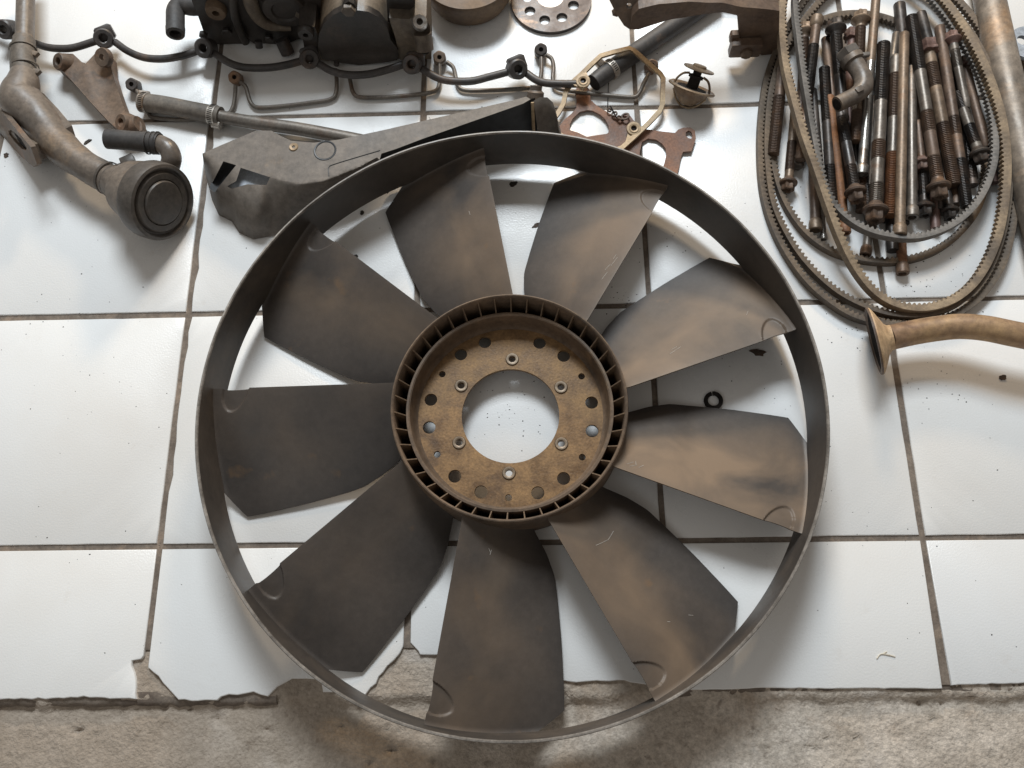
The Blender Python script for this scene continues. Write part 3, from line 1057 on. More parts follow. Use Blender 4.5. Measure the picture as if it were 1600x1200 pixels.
# ------------------------------------------------------------------ dusty heater hose with clamps
root = thing('heater_hose', 'dusty grey-brown hose on a thin pipe with two steel clamps by the cover', 'hose', W(380, 188))
hz = .016
pth = pxpath([(221, 160), (255, 164), (300, 173), (345, 182)], hz)
tube(MB(), pth, [14.5 * m1, 14 * m1, 14 * m1, 14.5 * m1], 20).part('rubber_hose', 'hosebrown', root)
tube(MB(), pxpath([(340, 181), (352, 184), (400, 192), (470, 202), (560, 219), (640, 236)], hz), [11 * m1, 10 * m1, 10 * m1, 10 * m1, 10 * m1, 10 * m1], 18).part('steel_tube', 'wire', root)
dh = (W(345, 182, hz) - W(300, 173, hz)).normalized()
for (x, y, n_) in ((226, 160.5, 10), (334, 180, 9)):
    c = W(x, y, hz)
    cl = lathe(MB(), [(14.4 * m1, -.0055), (15.6 * m1, -.005), (15.6 * m1, .005), (14.4 * m1, .0055)], c, dh, 40, closed=True).part('hose_clamp', 'clamp', root)
    sl = MB()
    u, w_, a_ = frame(dh)
    for k in range(16):
        an = R_(20 + 11 * k)
        d = u * math.cos(an) + w_ * math.sin(an)
        tg = a_.cross(d)
        box(sl, c + d * 15.7 * m1, a_ * .0032, tg * .00055, d * .0003, .2)
    sl.part('clamp_slots', 'dark', root, cl)
tube(MB(), pxpath([(333, 193), (345, 196)], .012), .0065, 12, sub=1).part('clamp_screw', 'clamp', root)
tube(MB(), pxpath([(218, 145), (233, 147)], .02), .004, 10, sub=1).part('clamp_screw', 'clamp', root)

# ------------------------------------------------------------------ thick black rail with eyes
root = thing('black_fuel_rail', 'thick blackened fuel rail with six ring eyes snaking in front of the greasy pump', 'fuel rail', W(480, 100))
rz = .024
eyes = [(12, 46), (163, 60), (322, 75), (483, 92), (645, 100), (807, 108)]
segs = [[(22, 52), (42, 62), (70, 73), (95, 76), (118, 74), (150, 64)], [(180, 66), (200, 80), (225, 90), (255, 92), (285, 87), (310, 79)],
        [(336, 84), (356, 97), (380, 105), (415, 106), (445, 102), (472, 95)], [(497, 99), (518, 111), (545, 117), (575, 116), (605, 109), (632, 100)],
        [(660, 108), (680, 120), (700, 126), (735, 127), (765, 120), (795, 112)], [(822, 114), (838, 125), (855, 130), (880, 131), (898, 131), (912, 131)]]
for s in segs:
    tube(MB(), pxpath(s, rz), 5.8 * m1, 14).part('tube', 'rail', root)
tube(MB(), pxpath([(-40, 30), (-10, 35), (5, 42)], rz), 5.8 * m1, 14).part('tube', 'rail', root)
for i, (x, y) in enumerate(eyes):
    a_ = Vector((.30 if i % 2 else -.1, -.62, .72)).normalized()
    c = W(x, y, rz + .004)
    r = 15 * m1
    e = lathe(MB(), [(r * .42, -.012), (r * .42, .010), (r * .52, .0112), (r * .86, .0112), (r, .009), (r, -.004), (r * .95, -.012)], c, a_, 26, closed=True).part('ring_eye', 'rail', root)
    u, w_, a2 = frame(a_)
    box(MB(), c - a_ * .004 + w_ * .006 + u * (.004 if i % 2 else .003), u * r * .9, w_ * r * .75, a_ * .0075, .25).part('eye_block', 'rail', root, e) if i in (1, 3, 4, 5) else None

# ------------------------------------------------------------------ thin steel return line with small nuts
root = thing('thin_return_line', 'thin grey steel return line with small hexagon eye nuts running beneath the black rail', 'fuel line', W(600, 150))
tz = .006
runs = [[(213, 140, .012), (222, 158, .006), (232, 176, .004), (242, 184, .004), (290, 187, .004), (350, 179, .004), (363, 170, .005), (367, 150, .008), (368, 134, .012)],
        [(376, 128, .012), (384, 136, .010), (388, 150, .007), (393, 162, .005), (404, 168, .005), (440, 166, .005), (490, 160, .005), (517, 155, .005), (525, 145, .006), (526, 125, .009), (524, 108, .012)],
        [(545, 116, .010), (548, 130, .008), (552, 145, .006), (563, 152, .005), (600, 152, .005), (650, 148, .005), (678, 143, .005), (686, 134, .006), (687, 115, .009), (687, 100, .012)],
        [(698, 97, .012), (708, 105, .010), (712, 120, .007), (716, 134, .006), (728, 141, .005), (770, 141, .005), (830, 137, .005), (842, 130, .006), (846, 112, .009), (846, 90, .012)],
        [(854, 86, .012), (862, 92, .011), (865, 106, .009), (864, 125, .007), (872, 138, .006), (920, 146, .005), (960, 150, .005), (988, 152, .005), (998, 147, .006), (1006, 130, .009), (1014, 114, .012)]]
for r in runs:
    tube(MB(), pxpath(r), 3.3 * m1, 10).part('tube', 'wire', root)
for (x, y) in ((208, 133), (368, 122), (687, 91), (845, 79), (1018, 104)):
    a_ = Vector((.05, -.42, .9)).normalized()
    c = W(x, y, .013)
    r = 10.5 * m1
    nb = lathe(MB(), [(r * .38, -.009), (r * .38, .006), (r * .48, .0068), (r * .85, .0068), (r, .0052), (r, -.009)], c, a_, 6 if x != 208 else 22, closed=True)
    nb = lathe(MB(), [(r * .36, -.009), (r * .36, .0066), (r * .80, .0066), (r * .98, .005), (r, -.009)], c, a_, 24, closed=True, lobes=lambda s: 1.0 - .07 * (0.5 + 0.5 * math.cos(6 * 2 * math.pi * s / 24))).part('eye_nut', 'rustlug' if x not in (845, 208) else 'rail', root)
    lathe(MB(), [(r * .37, .001), (r * .37, .002)], c, a_, 14).part('nut_bore', 'dark', root, nb)

# ------------------------------------------------------------------ black plastic cover
root = thing('plastic_cover', 'dusty black moulded plastic cover tucked under the upper edge of the fan ring', 'cover', W(500, 250))
ctl = [(316, 240, .058), (345, 228, .06), (400, 204, .060), (432, 206, .060), (470, 222, .058), (520, 220, .060), (600, 203, .062), (700, 180, .066), (800, 157, .070), (825, 152, .072),
       (420, 240, .060), (500, 250, .060), (560, 245, .061), (620, 228, .063), (590, 240, .062),
       (440, 282, .057), (470, 288, .055), (505, 283, .055), (545, 268, .056),
       (320, 262, .048), (330, 300, .036), (340, 332, .020), (362, 345, .014), (374, 363, .003), (395, 373, .002), (428, 368, .004), (470, 340, .010), (520, 300, .024),
       (360, 300, .040), (395, 310, .040), (415, 308, .042), (375, 335, .026), (410, 335, .028), (420, 305, .044), (450, 300, .040), (440, 325, .022), (480, 300, .036), (500, 318, .014),
       (385, 285, .047), (350, 270, .050), (425, 285, .050), (560, 300, .01), (540, 310, .008)]
RIDGE = [(310, 238), (360, 252), (425, 278), (465, 288), (505, 283), (560, 262), (596, 243), (618, 233), (700, 203), (830, 155)]
LOWB = [(310, 250), (321, 272), (331, 312), (342, 336), (362, 346), (374, 364), (396, 375), (430, 370), (470, 347), (520, 320), (560, 292), (596, 252), (830, 165)]
def cz(p):
    x, y = p
    zt = .0575 + .014 * max(0, (x - 420)) / 400 + .0015 * math.sin((x - 400) * .02)
    ry = lerp_tab(RIDGE, x)
    if y <= ry or x > 590:
        return zt
    t = min(1.0, (y - ry) / max(26.0, lerp_tab(LOWB, x) - ry))
    k = max(0.0, min(1.0, (x - 404) / 22))
    k = k * k * (3 - 2 * k)
    za = zt * (1 - t ** 2.3)
    zb = zt * (1 - t ** 1.15)
    return max(.002, za * (1 - k) + zb * k)
outl = dense([(316, 240), (345, 227), (400, 204), (424, 204), (438, 212), (455, 220), (490, 223), (530, 218), (600, 203), (700, 180), (800, 157), (822, 151), (829, 155), (817, 162), (740, 189), (660, 217), (618, 233), (596, 240), (593, 250), (560, 290), (520, 318), (470, 345), (430, 368), (396, 374), (374, 364), (362, 346), (342, 336), (331, 312), (321, 272)], 7)
pocket = dense([(376, 262), (422, 277), (416, 289), (386, 288), (362, 295), (355, 291), (369, 283)], 5)
slot = dense([(349, 252), (369, 258), (337, 298), (329, 291)], 5)
mb = MB()
slab(mb, outl, [pocket, slot], lambda p: W(p[0], p[1], cz(p)), lambda p: W(p[0], p[1], max(.001, cz(p) - .004)), grid=5,
     extra=[(x, lerp_tab(RIDGE, x) + dy) for x in [425 + 4 * i for i in range(42)] for dy in (-.8, .8)])
sh = mb.part('shell', 'cover', root, angle=50)
def grow(poly, c, k): return [(c[0] + (x - c[0]) * k, c[1] + (y - c[1]) * k) for x, y in poly]
mb = slab(MB(), grow(pocket, (392, 280), 1.12), [], lambda p: W(p[0], p[1], .0425), lambda p: W(p[0], p[1], .038))
mb.part('pocket_floor', 'bluegrey', root, sh)
mb = slab(MB(), grow(slot, (350, 274), 1.12), [], lambda p: W(p[0], p[1], .0385), lambda p: W(p[0], p[1], .034))
mb.part('slot_floor', 'blackplastic', root, sh)
# dark recessed channel wall and rounded end
mb = MB()
top = [(x, y, cz((x, y - 2)) - .0008) for x, y in ((590, 246), (596, 240), (618, 232.5), (660, 216.5), (740, 188.5), (800, 167.5), (818, 160.5), (829, 154.5), (836, 153))]
v, f = [], []
for (x, y, z) in top:
    p = W(x, y, z)
    v += [p, Vector((p.x + .002, p.y - .006, .030)), Vector((p.x + .003, p.y - .014, .012)), Vector((p.x + .003, p.y - .020, .003))]
for i in range(len(top) - 1):
    for k in range(3):
        a = i * 4 + k
        f.append((a, a + 4, a + 5, a + 1))
mb.add(v, f)
mb.part('channel_wall', 'blackplastic', root)
end = MB()
v, f = [], []
prof = [(833, 158, .070), (843, 152, .071), (855, 152, .070), (864, 160, .066), (868, 172, .060)]
for (x, y, z) in prof:
    p = W(x, y, z)
    for k in range(7):
        t = k / 6
        v.append(Vector((p.x + .008 * t, p.y - .030 * t, z + (.002 - z) * (t ** 1.6))))
for i in range(len(prof) - 1):
    for k in range(6):
        a = i * 7 + k
        f.append((a, a + 7, a + 8, a + 1))
p = W(870, 176, .058)
b0 = len(v)
for k in range(7):
    t = k / 6
    v.append(Vector((p.x + .010 + .004 * t, p.y - .030 * t - .006, .002)))
for k in range(6):
    a = 4 * 7 + k
    f.append((a, b0 + k, b0 + k + 1, a + 1))
# back of the rounded end, closing down to the floor
bb = len(v)
for (x, y, z) in prof:
    q = W(x, y, z)
    v.append(Vector((q.x, q.y + .004, .002)))
for i in range(4):
    f.append((i * 7, (i + 1) * 7, bb + i + 1, bb + i))
end.add(v, f)
end.part('rounded_end', 'cover', root, angle=70)
tube(MB(), pxpath([(832, 160, .070), (833, 185, .052), (834, 210, .030)]), .0022, 8).part('moulded_seam', 'brass', root)
lathe(MB(), [(.0125, 0), (.0135, .0006), (.0148, .0006), (.0155, -.0004)], W(508, 235, cz((508, 235)) + .0002), Z, 36, closed=True).part('round_mark', 'blackplastic', root, sh)
lathe(MB(), [(.0022, -.002), (.0022, .001), (.0055, .0016), (.007, -.001)], W(459, 230, cz((459, 230))), Z, 20, closed=True).part('rivet', 'brass', root, sh)
tube(MB(), pxpath([(x, y, cz((x, y)) + .0002) for x, y in ((514, 275), (513, 266), (514, 261), (521, 257), (560, 245), (594, 235))]), .0006, 6).part('groove_line', 'blackplastic', root, sh)
# brass plug that peeks out behind the end
lathe(MB(), [(.012, 0), (.012, .010), (.0085, .013), (.0085, .019), (0, .019)], W(836, 156, .012), Vector((.1, .75, .65)), 20).part('plug', 'rustlug', root)

# ------------------------------------------------------------------ greasy pump at the top
root = thing('greasy_pump', 'greasy black-brown pump casting with round end cover behind the black rail', 'pump', W(470, 70))
NY = Vector((0, -1, 0))
yb = W(380, 84, 0)
P0 = Vector((0, W(380, 80, 0).y, 0))
mb = platepx(MB(), dense([(285, -70), (300, 5), (311, 38), (325, 68), (350, 69), (384, 68), (385, 60), (402, 71), (430, 74), (447, 68), (462, 62), (480, 58), (500, 55), (500, -70)], 14), [], P0 + Vector((0, .012, 0)), NY, .13, grid=14)
for p in mb.v:
    p += Vector((noise.noise(p * 30), noise.noise(p * 30 + Vector((3, 1, 4))), noise.noise(p * 30 + Vector((1, 8, 4))))) * .004
mb.part('housing', 'pump', root, angle=30)
tube(MB(), [ON(x, y, P0 + Vector((0, .008, 0)), NY) for x, y in ((388, -25), (392, 5), (402, 25), (416, 37), (432, 42), (455, 44))], [.010, .010, .009, .008, .006, .004], 12).part('cast_rib', 'pumptan', root)
tube(MB(), [ON(x, y, P0 + Vector((0, .006, 0)), NY) for x, y in ((362, -20), (366, 20), (374, 45), (384, 66))], .006, 10).part('cast_rib', 'pump', root)
for (x, y, rr) in ((355, 48, .0075), (420, 58, .0065), (470, 20, .0075), (318, 52, .006)):
    lathe(MB(), [(rr, 0), (rr * 1.05, .001), (rr * 1.05, .005), (rr * .85, .0062), (0, .0062)], ON(x, y, P0 + Vector((0, .008, 0)), NY), NY, 6).part('hex_bolt', 'pumptan' if x == 470 else 'pump', root)
lathe(MB(), [(.030, -.002), (.030, .006), (.027, .008), (.018, .008), (.016, .005), (0, .005)], ON(445, 12, P0 + Vector((0, .010, 0)), NY), NY, 40).part('round_boss', 'pump', root)
b_ = lathe(MB(), [(.005, -.004), (.005, .008), (.013, .008), (.015, .003), (.015, -.004)], ON(338, 14, P0 + Vector((0, .010, 0)), NY), NY, 24, closed=True).part('boss', 'drum', root)
c = W(274, 44, .05)
oe = tube(MB(), pxpath([(325, 8, .052), (300, 10, .052), (284, 8, .052), (275, 16, .052), (274, 30, .052), (274, 44, .052)]), 14 * m1, 20).part('outlet_elbow', 'rubber', root)
dd = (W(274, 44, .052) - W(274, 30, .052)).normalized()
lathe(MB(), [(14 * m1, -.002), (14.6 * m1, 0), (14 * m1, .010), (9 * m1, .011), (9 * m1, 0)], W(274, 44, .052), dd, 24, closed=True).part('outlet_lip', 'rubber', root, oe)
lathe(MB(), [(9.2 * m1, .002), (9.2 * m1, .003)], W(274, 44, .052), dd, 20).part('outlet_bore', 'dark', root, oe)
# round end cover and barrel
P1 = Vector((0, W(560, 104, 0).y, 0))
cov = dense([(497, 76), (498, 55), (506, 37), (520, 24), (534, 17), (538, 6), (545, 2), (553, 6), (558, 16), (575, 18), (592, 27), (605, 44), (610, 62), (622, 78), (621, 94), (600, 98), (560, 102), (525, 97), (503, 92)], 7)
mb = platepx(MB(), cov, [], P1, NY, .010)
cv_ = mb.part('end_cover', 'pump', root, angle=30)
mb = platepx(MB(), grow(cov, (555, 62), 1.035), [], P1 + Vector((0, .0115, 0)), NY, .13)
mb.part('barrel', 'pumptan', root, angle=30)
hx = lathe(MB(), [(.0085, 0), (.0095, .001), (.0095, .006), (.0080, .0072), (0, .0072)], ON(545, 13, P1, NY), NY, 6).part('hex_bolt', 'pumptan', root)
lathe(MB(), [(.004, 0), (.004, .004), (0, .005)], ON(526, 98, P1, NY), NY, 10).part('small_bolt', 'rail', root)
# left ear, lugs
P2 = P1 + Vector((0, .006, 0))
platepx(MB(), dense([(466, 40), (478, 38), (492, 42), (497, 60), (495, 100), (478, 96), (474, 66)], 8), [], P2, NY, .05).part('side_column', 'pump', root, angle=30)
lathe(MB(), [(.004, -.004), (.004, .008), (.010, .008), (.0115, .004), (.0115, -.004)], ON(478, 48, P2, NY), NY, 20, closed=True).part('boss', 'pump', root)
tube(MB(), [ON(440, 62, P0, NY), ON(450, 84, P0 + Vector((0, -.01, 0)), NY)], .010, 14, sub=1).part('lug', 'rail', root)
tube(MB(), [ON(404, 64, P0, NY), ON(405, 74, P0 + Vector((0, -.004, 0)), NY)], .0055, 12, sub=1).part('lug', 'rail', root)
# right bracket with eyes
platepx(MB(), dense([(608, 28), (640, 30), (648, 24), (666, 26), (672, 42), (674, 92), (654, 92), (640, 92), (625, 94), (618, 60)], 8), [], P1 + Vector((0, .004, 0)), NY, .05).part('side_bracket', 'pumptan', root, angle=30)
lathe(MB(), [(.0045, -.006), (.0045, .006), (.0090, .007), (.0105, .004), (.0105, -.006)], ON(656, 35, P1, NY), Vector((.1, -.5, .85)), 24, closed=True).part('steel_eye', 'steel', root)
tb = tube(MB(), [ON(660, 52, P1, NY), ON(664, 78, P1 + Vector((0, -.012, 0)), NY)], .0125, 20, sub=1).part('boss_tube', 'pumptan', root)
lathe(MB(), [(.0055, .0), (.0055, .002)], ON(664, 80, P1 + Vector((0, -.012, 0)), NY) , Vector((0, -.9, -.1)), 16).part('tube_bore', 'dark', root, tb)
platepx(MB(), dense([(600, -70), (648, -70), (648, 12), (640, 34), (606, 34)], 10), [], P1 + Vector((0, .02, 0)), NY, .05).part('rear_block', 'pump', root, angle=30)
box(MB(), W(640, 22, .07), (.008, 0, 0), (0, .012, 0), (0, 0, .012), .3).part('knob', 'dark', root)

# ------------------------------------------------------------------ brown drum
c = W(735, -5, 0)
rd = .068
mb = lathe(MB(), [(rd * .60, 0), (rd * .74, .001), (rd * .86, .006), (rd * .96, .020), (rd, .034), (rd * 1.02, .047), (rd * 1.0, .050), (rd * .94, .050), (rd * .80, .048), (rd * .3, .048), (0, .048)], c, Z, 64)
mb.solo('rusty_drum', 'drum', 'round brown rusty drum between the greasy pump and the drilled disc', 'drum', c)

# ------------------------------------------------------------------ drilled disc
c = W(861, -2, .0065)
mr_ = MPP(c)
def dp(x, y):
    w = W(x, y, .0065) - c
    return (w.x, w.y)
hl = [circ(dp(860, -6), .0205, 36)] + [circ(dp(*p), .0082, 20) for p in ((828, 17), (851, 31), (878, 27), (896, 8), (824, -4), (893, -20), (838, -28), (868, -36))]
mb = slab(MB(), circ((0, 0), .0600, 80), hl, lambda p: Vector((c.x + p[0], c.y + p[1], .0065)), lambda p: Vector((c.x + p[0], c.y + p[1], .0008)))
mb.solo('drilled_disc', 'disc', 'flat scorched steel disc with a ring of round holes beside the brown drum', 'disc', (c.x, c.y, 0))

# ------------------------------------------------------------------ rusty mounting bracket, top right
root = thing('mounting_bracket', 'long rusty steel mounting bracket with bolted clip beside the fan belts', 'bracket', W(1180, 86))
P3 = W(1185, 88, 0)
arm = dense([(984, 46), (988, 24), (998, 14), (1030, 6), (1075, 3), (1130, 5), (1162, 11), (1218, 17), (1217, 60), (1212, 84), (1190, 86), (1155, 62), (1152, 24), (1130, 19), (1090, 23), (1050, 30), (1015, 40), (998, 46)], 9)
mb = platepx(MB(), arm, [], P3, NY, .014, grid=12)
for p in mb.v:
    p.y += .0012 * noise.noise(p * 40)
am = mb.part('arm', 'brk', root, angle=35)
mb = platepx(MB(), dense([(992, 13), (1030, 4), (1075, 1), (1130, 3), (1162, 9), (1216, 15), (1222, -20), (1222, -60), (985, -60), (988, -20)], 14), [], P3 + Vector((0, .0145, -.012)), (0, -.35, 1), .012)
mb.part('top_web', 'brk', root, angle=35)
platepx(MB(), dense([(944, -40), (951, -2), (962, 20), (975, 40), (984, 46), (988, 26), (1000, 12), (1004, -40)], 8), [circ((983, 9), 4.5, 12)], ON(985, 45, P3, NY) + Vector((0, .003, 0)), (-.12, -.85, .5), .014).part('end_casting', 'rustlug', root, angle=35)
lathe(MB(), [(.0065, 0), (.0065, .006), (.003, .007), (0, .007)], W(964, 18, .06), Vector((-.3, -.7, .6)), 6).part('hex_bolt', 'brk', root)
box(MB(), ON(1164, 76, P3 + Vector((0, -.010, 0)), NY) + Vector((0, 0, .002)), (.0215, 0, 0), (0, .007, 0), (0, 0, .0125), .12).part('clip', 'brk', root)
lathe(MB(), [(.0085, 0), (.0088, .004), (.007, .006), (0, .006)], ON(1166, 82, P3 + Vector((0, -.017, 0)), NY), NY, 8).part('clip_bolt', 'drum', root)
box(MB(), ON(1147, 57, P3, NY), (.006, 0, 0), (0, .006, 0), (0, 0, .008), .3).part('stud', 'brk', root)

# ------------------------------------------------------------------ black hose with clamp
root = thing('black_hose', 'smooth black rubber hose with a steel clamp crossing under the brassy gasket', 'hose', W(1000, 90))
pth = pxpath([(928, 129), (950, 112), (990, 84), (1040, 50), (1090, 16), (1120, -5)], .0155)
tube(MB(), pth, [13 * m1, 14 * m1, 14.5 * m1, 14.5 * m1, 14.5 * m1, 14.5 * m1], 22).part('rubber_hose', 'rubber', root)
dh = (pth[1] - pth[0]).normalized()
lathe(MB(), [(13.4 * m1, 0), (13.4 * m1, .0008)], pth[0] - dh * .0009, dh, 20).part('hose_bore', 'dark', root)
c = W(955, 108, .0155)
cl = lathe(MB(), [(14.2 * m1, -.005), (15.4 * m1, -.0045), (15.4 * m1, .0045), (14.2 * m1, .005)], c, dh, 40, closed=True).part('hose_clamp', 'clamp', root)
u, w_, a_ = frame(dh)
sl = MB()
for k in range(12):
    an = R_(10 + 12 * k)
    d = u * math.cos(an) + w_ * math.sin(an)
    box(sl, c + d * 15.5 * m1, a_ * .003, a_.cross(d) * .0006, d * .0003, .2)
sl.part('clamp_slots', 'dark', root, cl)
lathe(MB(), [(.0068, -.008), (.0068, .006), (.005, .008), (0, .008)], W(939, 101, .016), Vector((-.5, .4, .3)), 16).part('clamp_screw', 'clamp', root, cl)
tube(MB(), pxpath([(951, 124, .004), (950, 150, .003), (949, 175, .003)]), .0006, 6).part('wire_tail', 'dark', root)

# ------------------------------------------------------------------ rusty flat gasket
def gk(x, y): return (840 + x / 5.453, 60 + y / 5.453)
outg = [gk(*p) for p in ((320, 440), (335, 418), (385, 408), (430, 420), (446, 445), (450, 520), (485, 555), (530, 590), (600, 630), (650, 662), (700, 672), (740, 650), (790, 660), (820, 700), (900, 770), (1040, 790), (1170, 805), (1200, 775), (1245, 760), (1300, 758), (1340, 785), (1348, 850), (1330, 905), (1312, 960), (1240, 966), (1225, 1000), (1205, 1100), (1150, 1300), (1000, 1320), (700, 1250), (420, 1150), (220, 1000), (175, 850), (175, 760), (230, 690), (290, 640), (330, 590), (332, 520))]
h1 = [gk(*p) for p in ((272, 780), (275, 730), (300, 680), (360, 625), (420, 610), (470, 615), (530, 645), (575, 685), (605, 740), (605, 800), (590, 812), (500, 825), (420, 838), (340, 800))]
h2 = [gk(*p) for p in ((890, 880), (940, 852), (1010, 862), (1060, 895), (1090, 935), (1098, 985), (1080, 1060), (1050, 1150), (950, 1180), (880, 1100), (870, 980))]
h3 = [gk(*p) for p in ((1262, 830), (1262, 800), (1285, 785), (1310, 795), (1322, 830), (1310, 855), (1285, 850))]
h4 = [gk(*p) for p in ((350, 460), (365, 445), (390, 440), (408, 450), (410, 468), (395, 482), (365, 480))]
mb = flatpx(MB(), dense(outg, 5), [dense(h1, 5), dense(h2, 5), h3, h4], .001, .0042, grid=9, zf=lambda p: .0016 * (1 + noise.noise(Vector((p[0] * .03, p[1] * .03, 2)))))
mb.solo('exhaust_gasket', 'rust', 'flat rusty orange-brown gasket with two wide openings under the brassy gasket', 'gasket', W(1000, 200), angle=30)
root = thing('rusty_link', 'small dark twisted link lying on the rusty gasket', 'link', W(965, 185, .008))
for i, (x, y, r) in enumerate(((952, 172, 4), (960, 178, 5), (968, 184, 4.5), (977, 182, 7))):
    lathe(MB(), [(r * m1 * .6, -.001), (r * m1 * .6, .001), (r * m1, .001), (r * m1, -.001)], W(x, y, .011), Vector((.3 * (-1) ** i, .2, .9)), 16, closed=True).part('ring', 'brk', root)
tube(MB(), pxpath([(954, 166, .010), (958, 174, .012), (964, 184, .011), (975, 188, .010)]), .0012, 6).part('pin', 'dark', root)

# ------------------------------------------------------------------ brassy octagonal gasket
root = thing('brass_gasket', 'brassy eight-sided ring gasket with two bolt eyes lying over the black hose', 'gasket', W(950, 150))
oct_ = [(862, 192, .010), (872, 178, .011), (880, 164, .013), (884, 144, .016), (892, 132, .019), (908, 118, .022), (922, 104, .027), (938, 89, .032), (958, 83, .034), (983, 77, .034), (990, 80, .034), (1008, 96, .030), (1032, 117, .022), (1036, 124, .021), (1035, 164, .014), (1030, 176, .013), (1012, 195, .012), (996, 210, .012), (984, 221, .011), (972, 232, .010), (950, 240, .010), (900, 230, .010), (870, 208, .010)]
oct_r = oct_
P = pxpath(oct_r)
v, f = [], []
n = len(P)
for i, p in enumerate(P):
    t = (P[(i + 1) % n] - P[i - 1])
    t.z = 0
    t.normalize()
    s = Vector((-t.y, t.x, 0)) * .0036
    v += [p + s, p - s, p - s * .9 + Z * .0032, p + s * .9 + Z * .0032]
for i in range(n):
    j = (i + 1) % n
    for k in range(4):
        f.append((i * 4 + k, i * 4 + (k + 1) % 4, j * 4 + (k + 1) % 4, j * 4 + k))
MB().add(v, f).part('band', 'brass', root, angle=30)
for zz, lobe, hc in ((.0246, [(893, 131), (905, 119), (916, 112), (921, 124), (919, 134), (911, 139), (902, 135)], (911, 127)), (.0100, [(976, 226), (981, 208), (983, 196), (992, 193), (1000, 199), (1008, 196), (998, 209), (986, 221)], (990, 202))):
    flatpx(MB(), lobe, [circ(hc, 5.2, 14)], zz, zz + .0030).part('eye_lobe', 'brass', root, angle=30)
for (x, y, z, r) in ((911, 128, .0275, 10.5), (990, 202, .013, 10.5)):
    c = W(x, y, z)
    e = lathe(MB(), [(r * m1 * .42, 0), (r * m1 * .42, .004), (r * m1 * .66, .0045), (r * m1 * .7, .0036), (r * m1, .0034), (r * m1 * 1.05, 0)], c, Vector((0, -.15, 1)), 24, closed=True).part('bolt_eye', 'brass', root)
    lathe(MB(), [(r * m1 * .43, .0005), (r * m1 * .43, .001)], c, Vector((0, -.15, 1)), 16).part('eye_bore', 'dark', root, e)

# ------------------------------------------------------------------ thermostat
tb_ = W(1068, 172, 0)
root = thing('thermostat', 'small brass thermostat with round top plate standing beside the brassy gasket', 'thermostat', tb_)
ta = Vector((.30, .62, .72)).normalized()
k = .00094
c = tb_ + ta * .020 + Vector((0, 0, .004))
lathe(MB(), [(0, -.014), (.009, -.014), (.013, -.010), (.022, -.001), (.025, .004), (.027, .007), (.0335, .0075), (.0340, .0090), (.0320, .0105), (.0260, .0100), (.0235, .0085), (.012, .0065), (0, .0065)], c, ta, 44).part('body', 'thermo', root)
lathe(MB(), [(0, .0066), (.020, .0066), (.021, .0092), (.0195, .0094), (.012, .0090), (0, .0090)], c, ta, 32).part('valve_seat', 'dark', root)
lathe(MB(), [(.008, .009), (.008, .022), (.0105, .0225), (.0105, .026), (.006, .027), (.006, .034)], c, ta, 20).part('stem', 'dark', root)
lathe(MB(), [(.006, .0325), (.0205, .0335), (.0220, .0345), (.0215, .0358), (.010, .0372), (.0095, .0395), (.0085, .0402), (0, .0402)], c, ta, 36).part('top_plate', 'thermo', root)
u, w_, a_ = frame(ta)
for sg in (-1, 1):
    d = u * sg
    tube(MB(), [c + a_ * .009 + d * .0255, c + a_ * .016 + d * .0235, c + a_ * .0235 + d * .018, c + a_ * .0265 + d * .010], .0016, 8).part('frame_strut', 'thermo', root)
    tube(MB(), [c + a_ * .001 + d * .024, c - a_ * .011 + d * .016, c - a_ * .0175 + d * .006, c - a_ * .0180], .0014, 8).part('lower_strut', 'brass', root)

# ------------------------------------------------------------------ heat tinted pipe with flare (right)
root = thing('flared_pipe', 'tan-brown heat tinted pipe with a flared end lying below the belts', 'pipe', W(1480, 545))
pz = .0435
P = pxpath([(1389, 528, pz), (1425, 520, pz), (1460, 514, pz + .002), (1500, 510, pz + .006), (1540, 513, pz + .010), (1580, 521, pz + .012), (1640, 533, pz + .012), (1720, 548, pz + .012)])
mp_ = MPP(P[0])
tube(MB(), P, 19.8 * mp_, 30).part('tube', 'copper', root)
da = (P[0] - P[1]).normalized()
vv_ = (CAM - P[0]).normalized()
da = (da - vv_ * (da.dot(vv_) - .10)).normalized()
r0 = 20 * mp_
R1 = .0415
lathe(MB(), [(r0 * .97, -.004), (r0 * 1.02, .000), (r0 * 1.22, .003), (R1 * .93, .0125), (R1, .0145), (R1 * 1.01, .0172), (R1 * .97, .0178), (R1 * .93, .016), (r0 * 1.1, .005), (r0 * .8, .001)], P[0], da, 48, closed=True).part('flare', 'coppertan', root)
lathe(MB(), [(0, .002), (r0 * .9, .0025), (r0 * 1.16, .0062), (R1 * .925, .0165)], P[0], da, 40, caps=False).part('flare_inside', 'dark', root)
lathe(MB(), [(R1 * .90, .0160), (R1 * .945, .0184), (R1 * 1.012, .0182), (R1 * 1.02, .0160)], P[0], da, 48, closed=True).part('rim', 'brk', root)

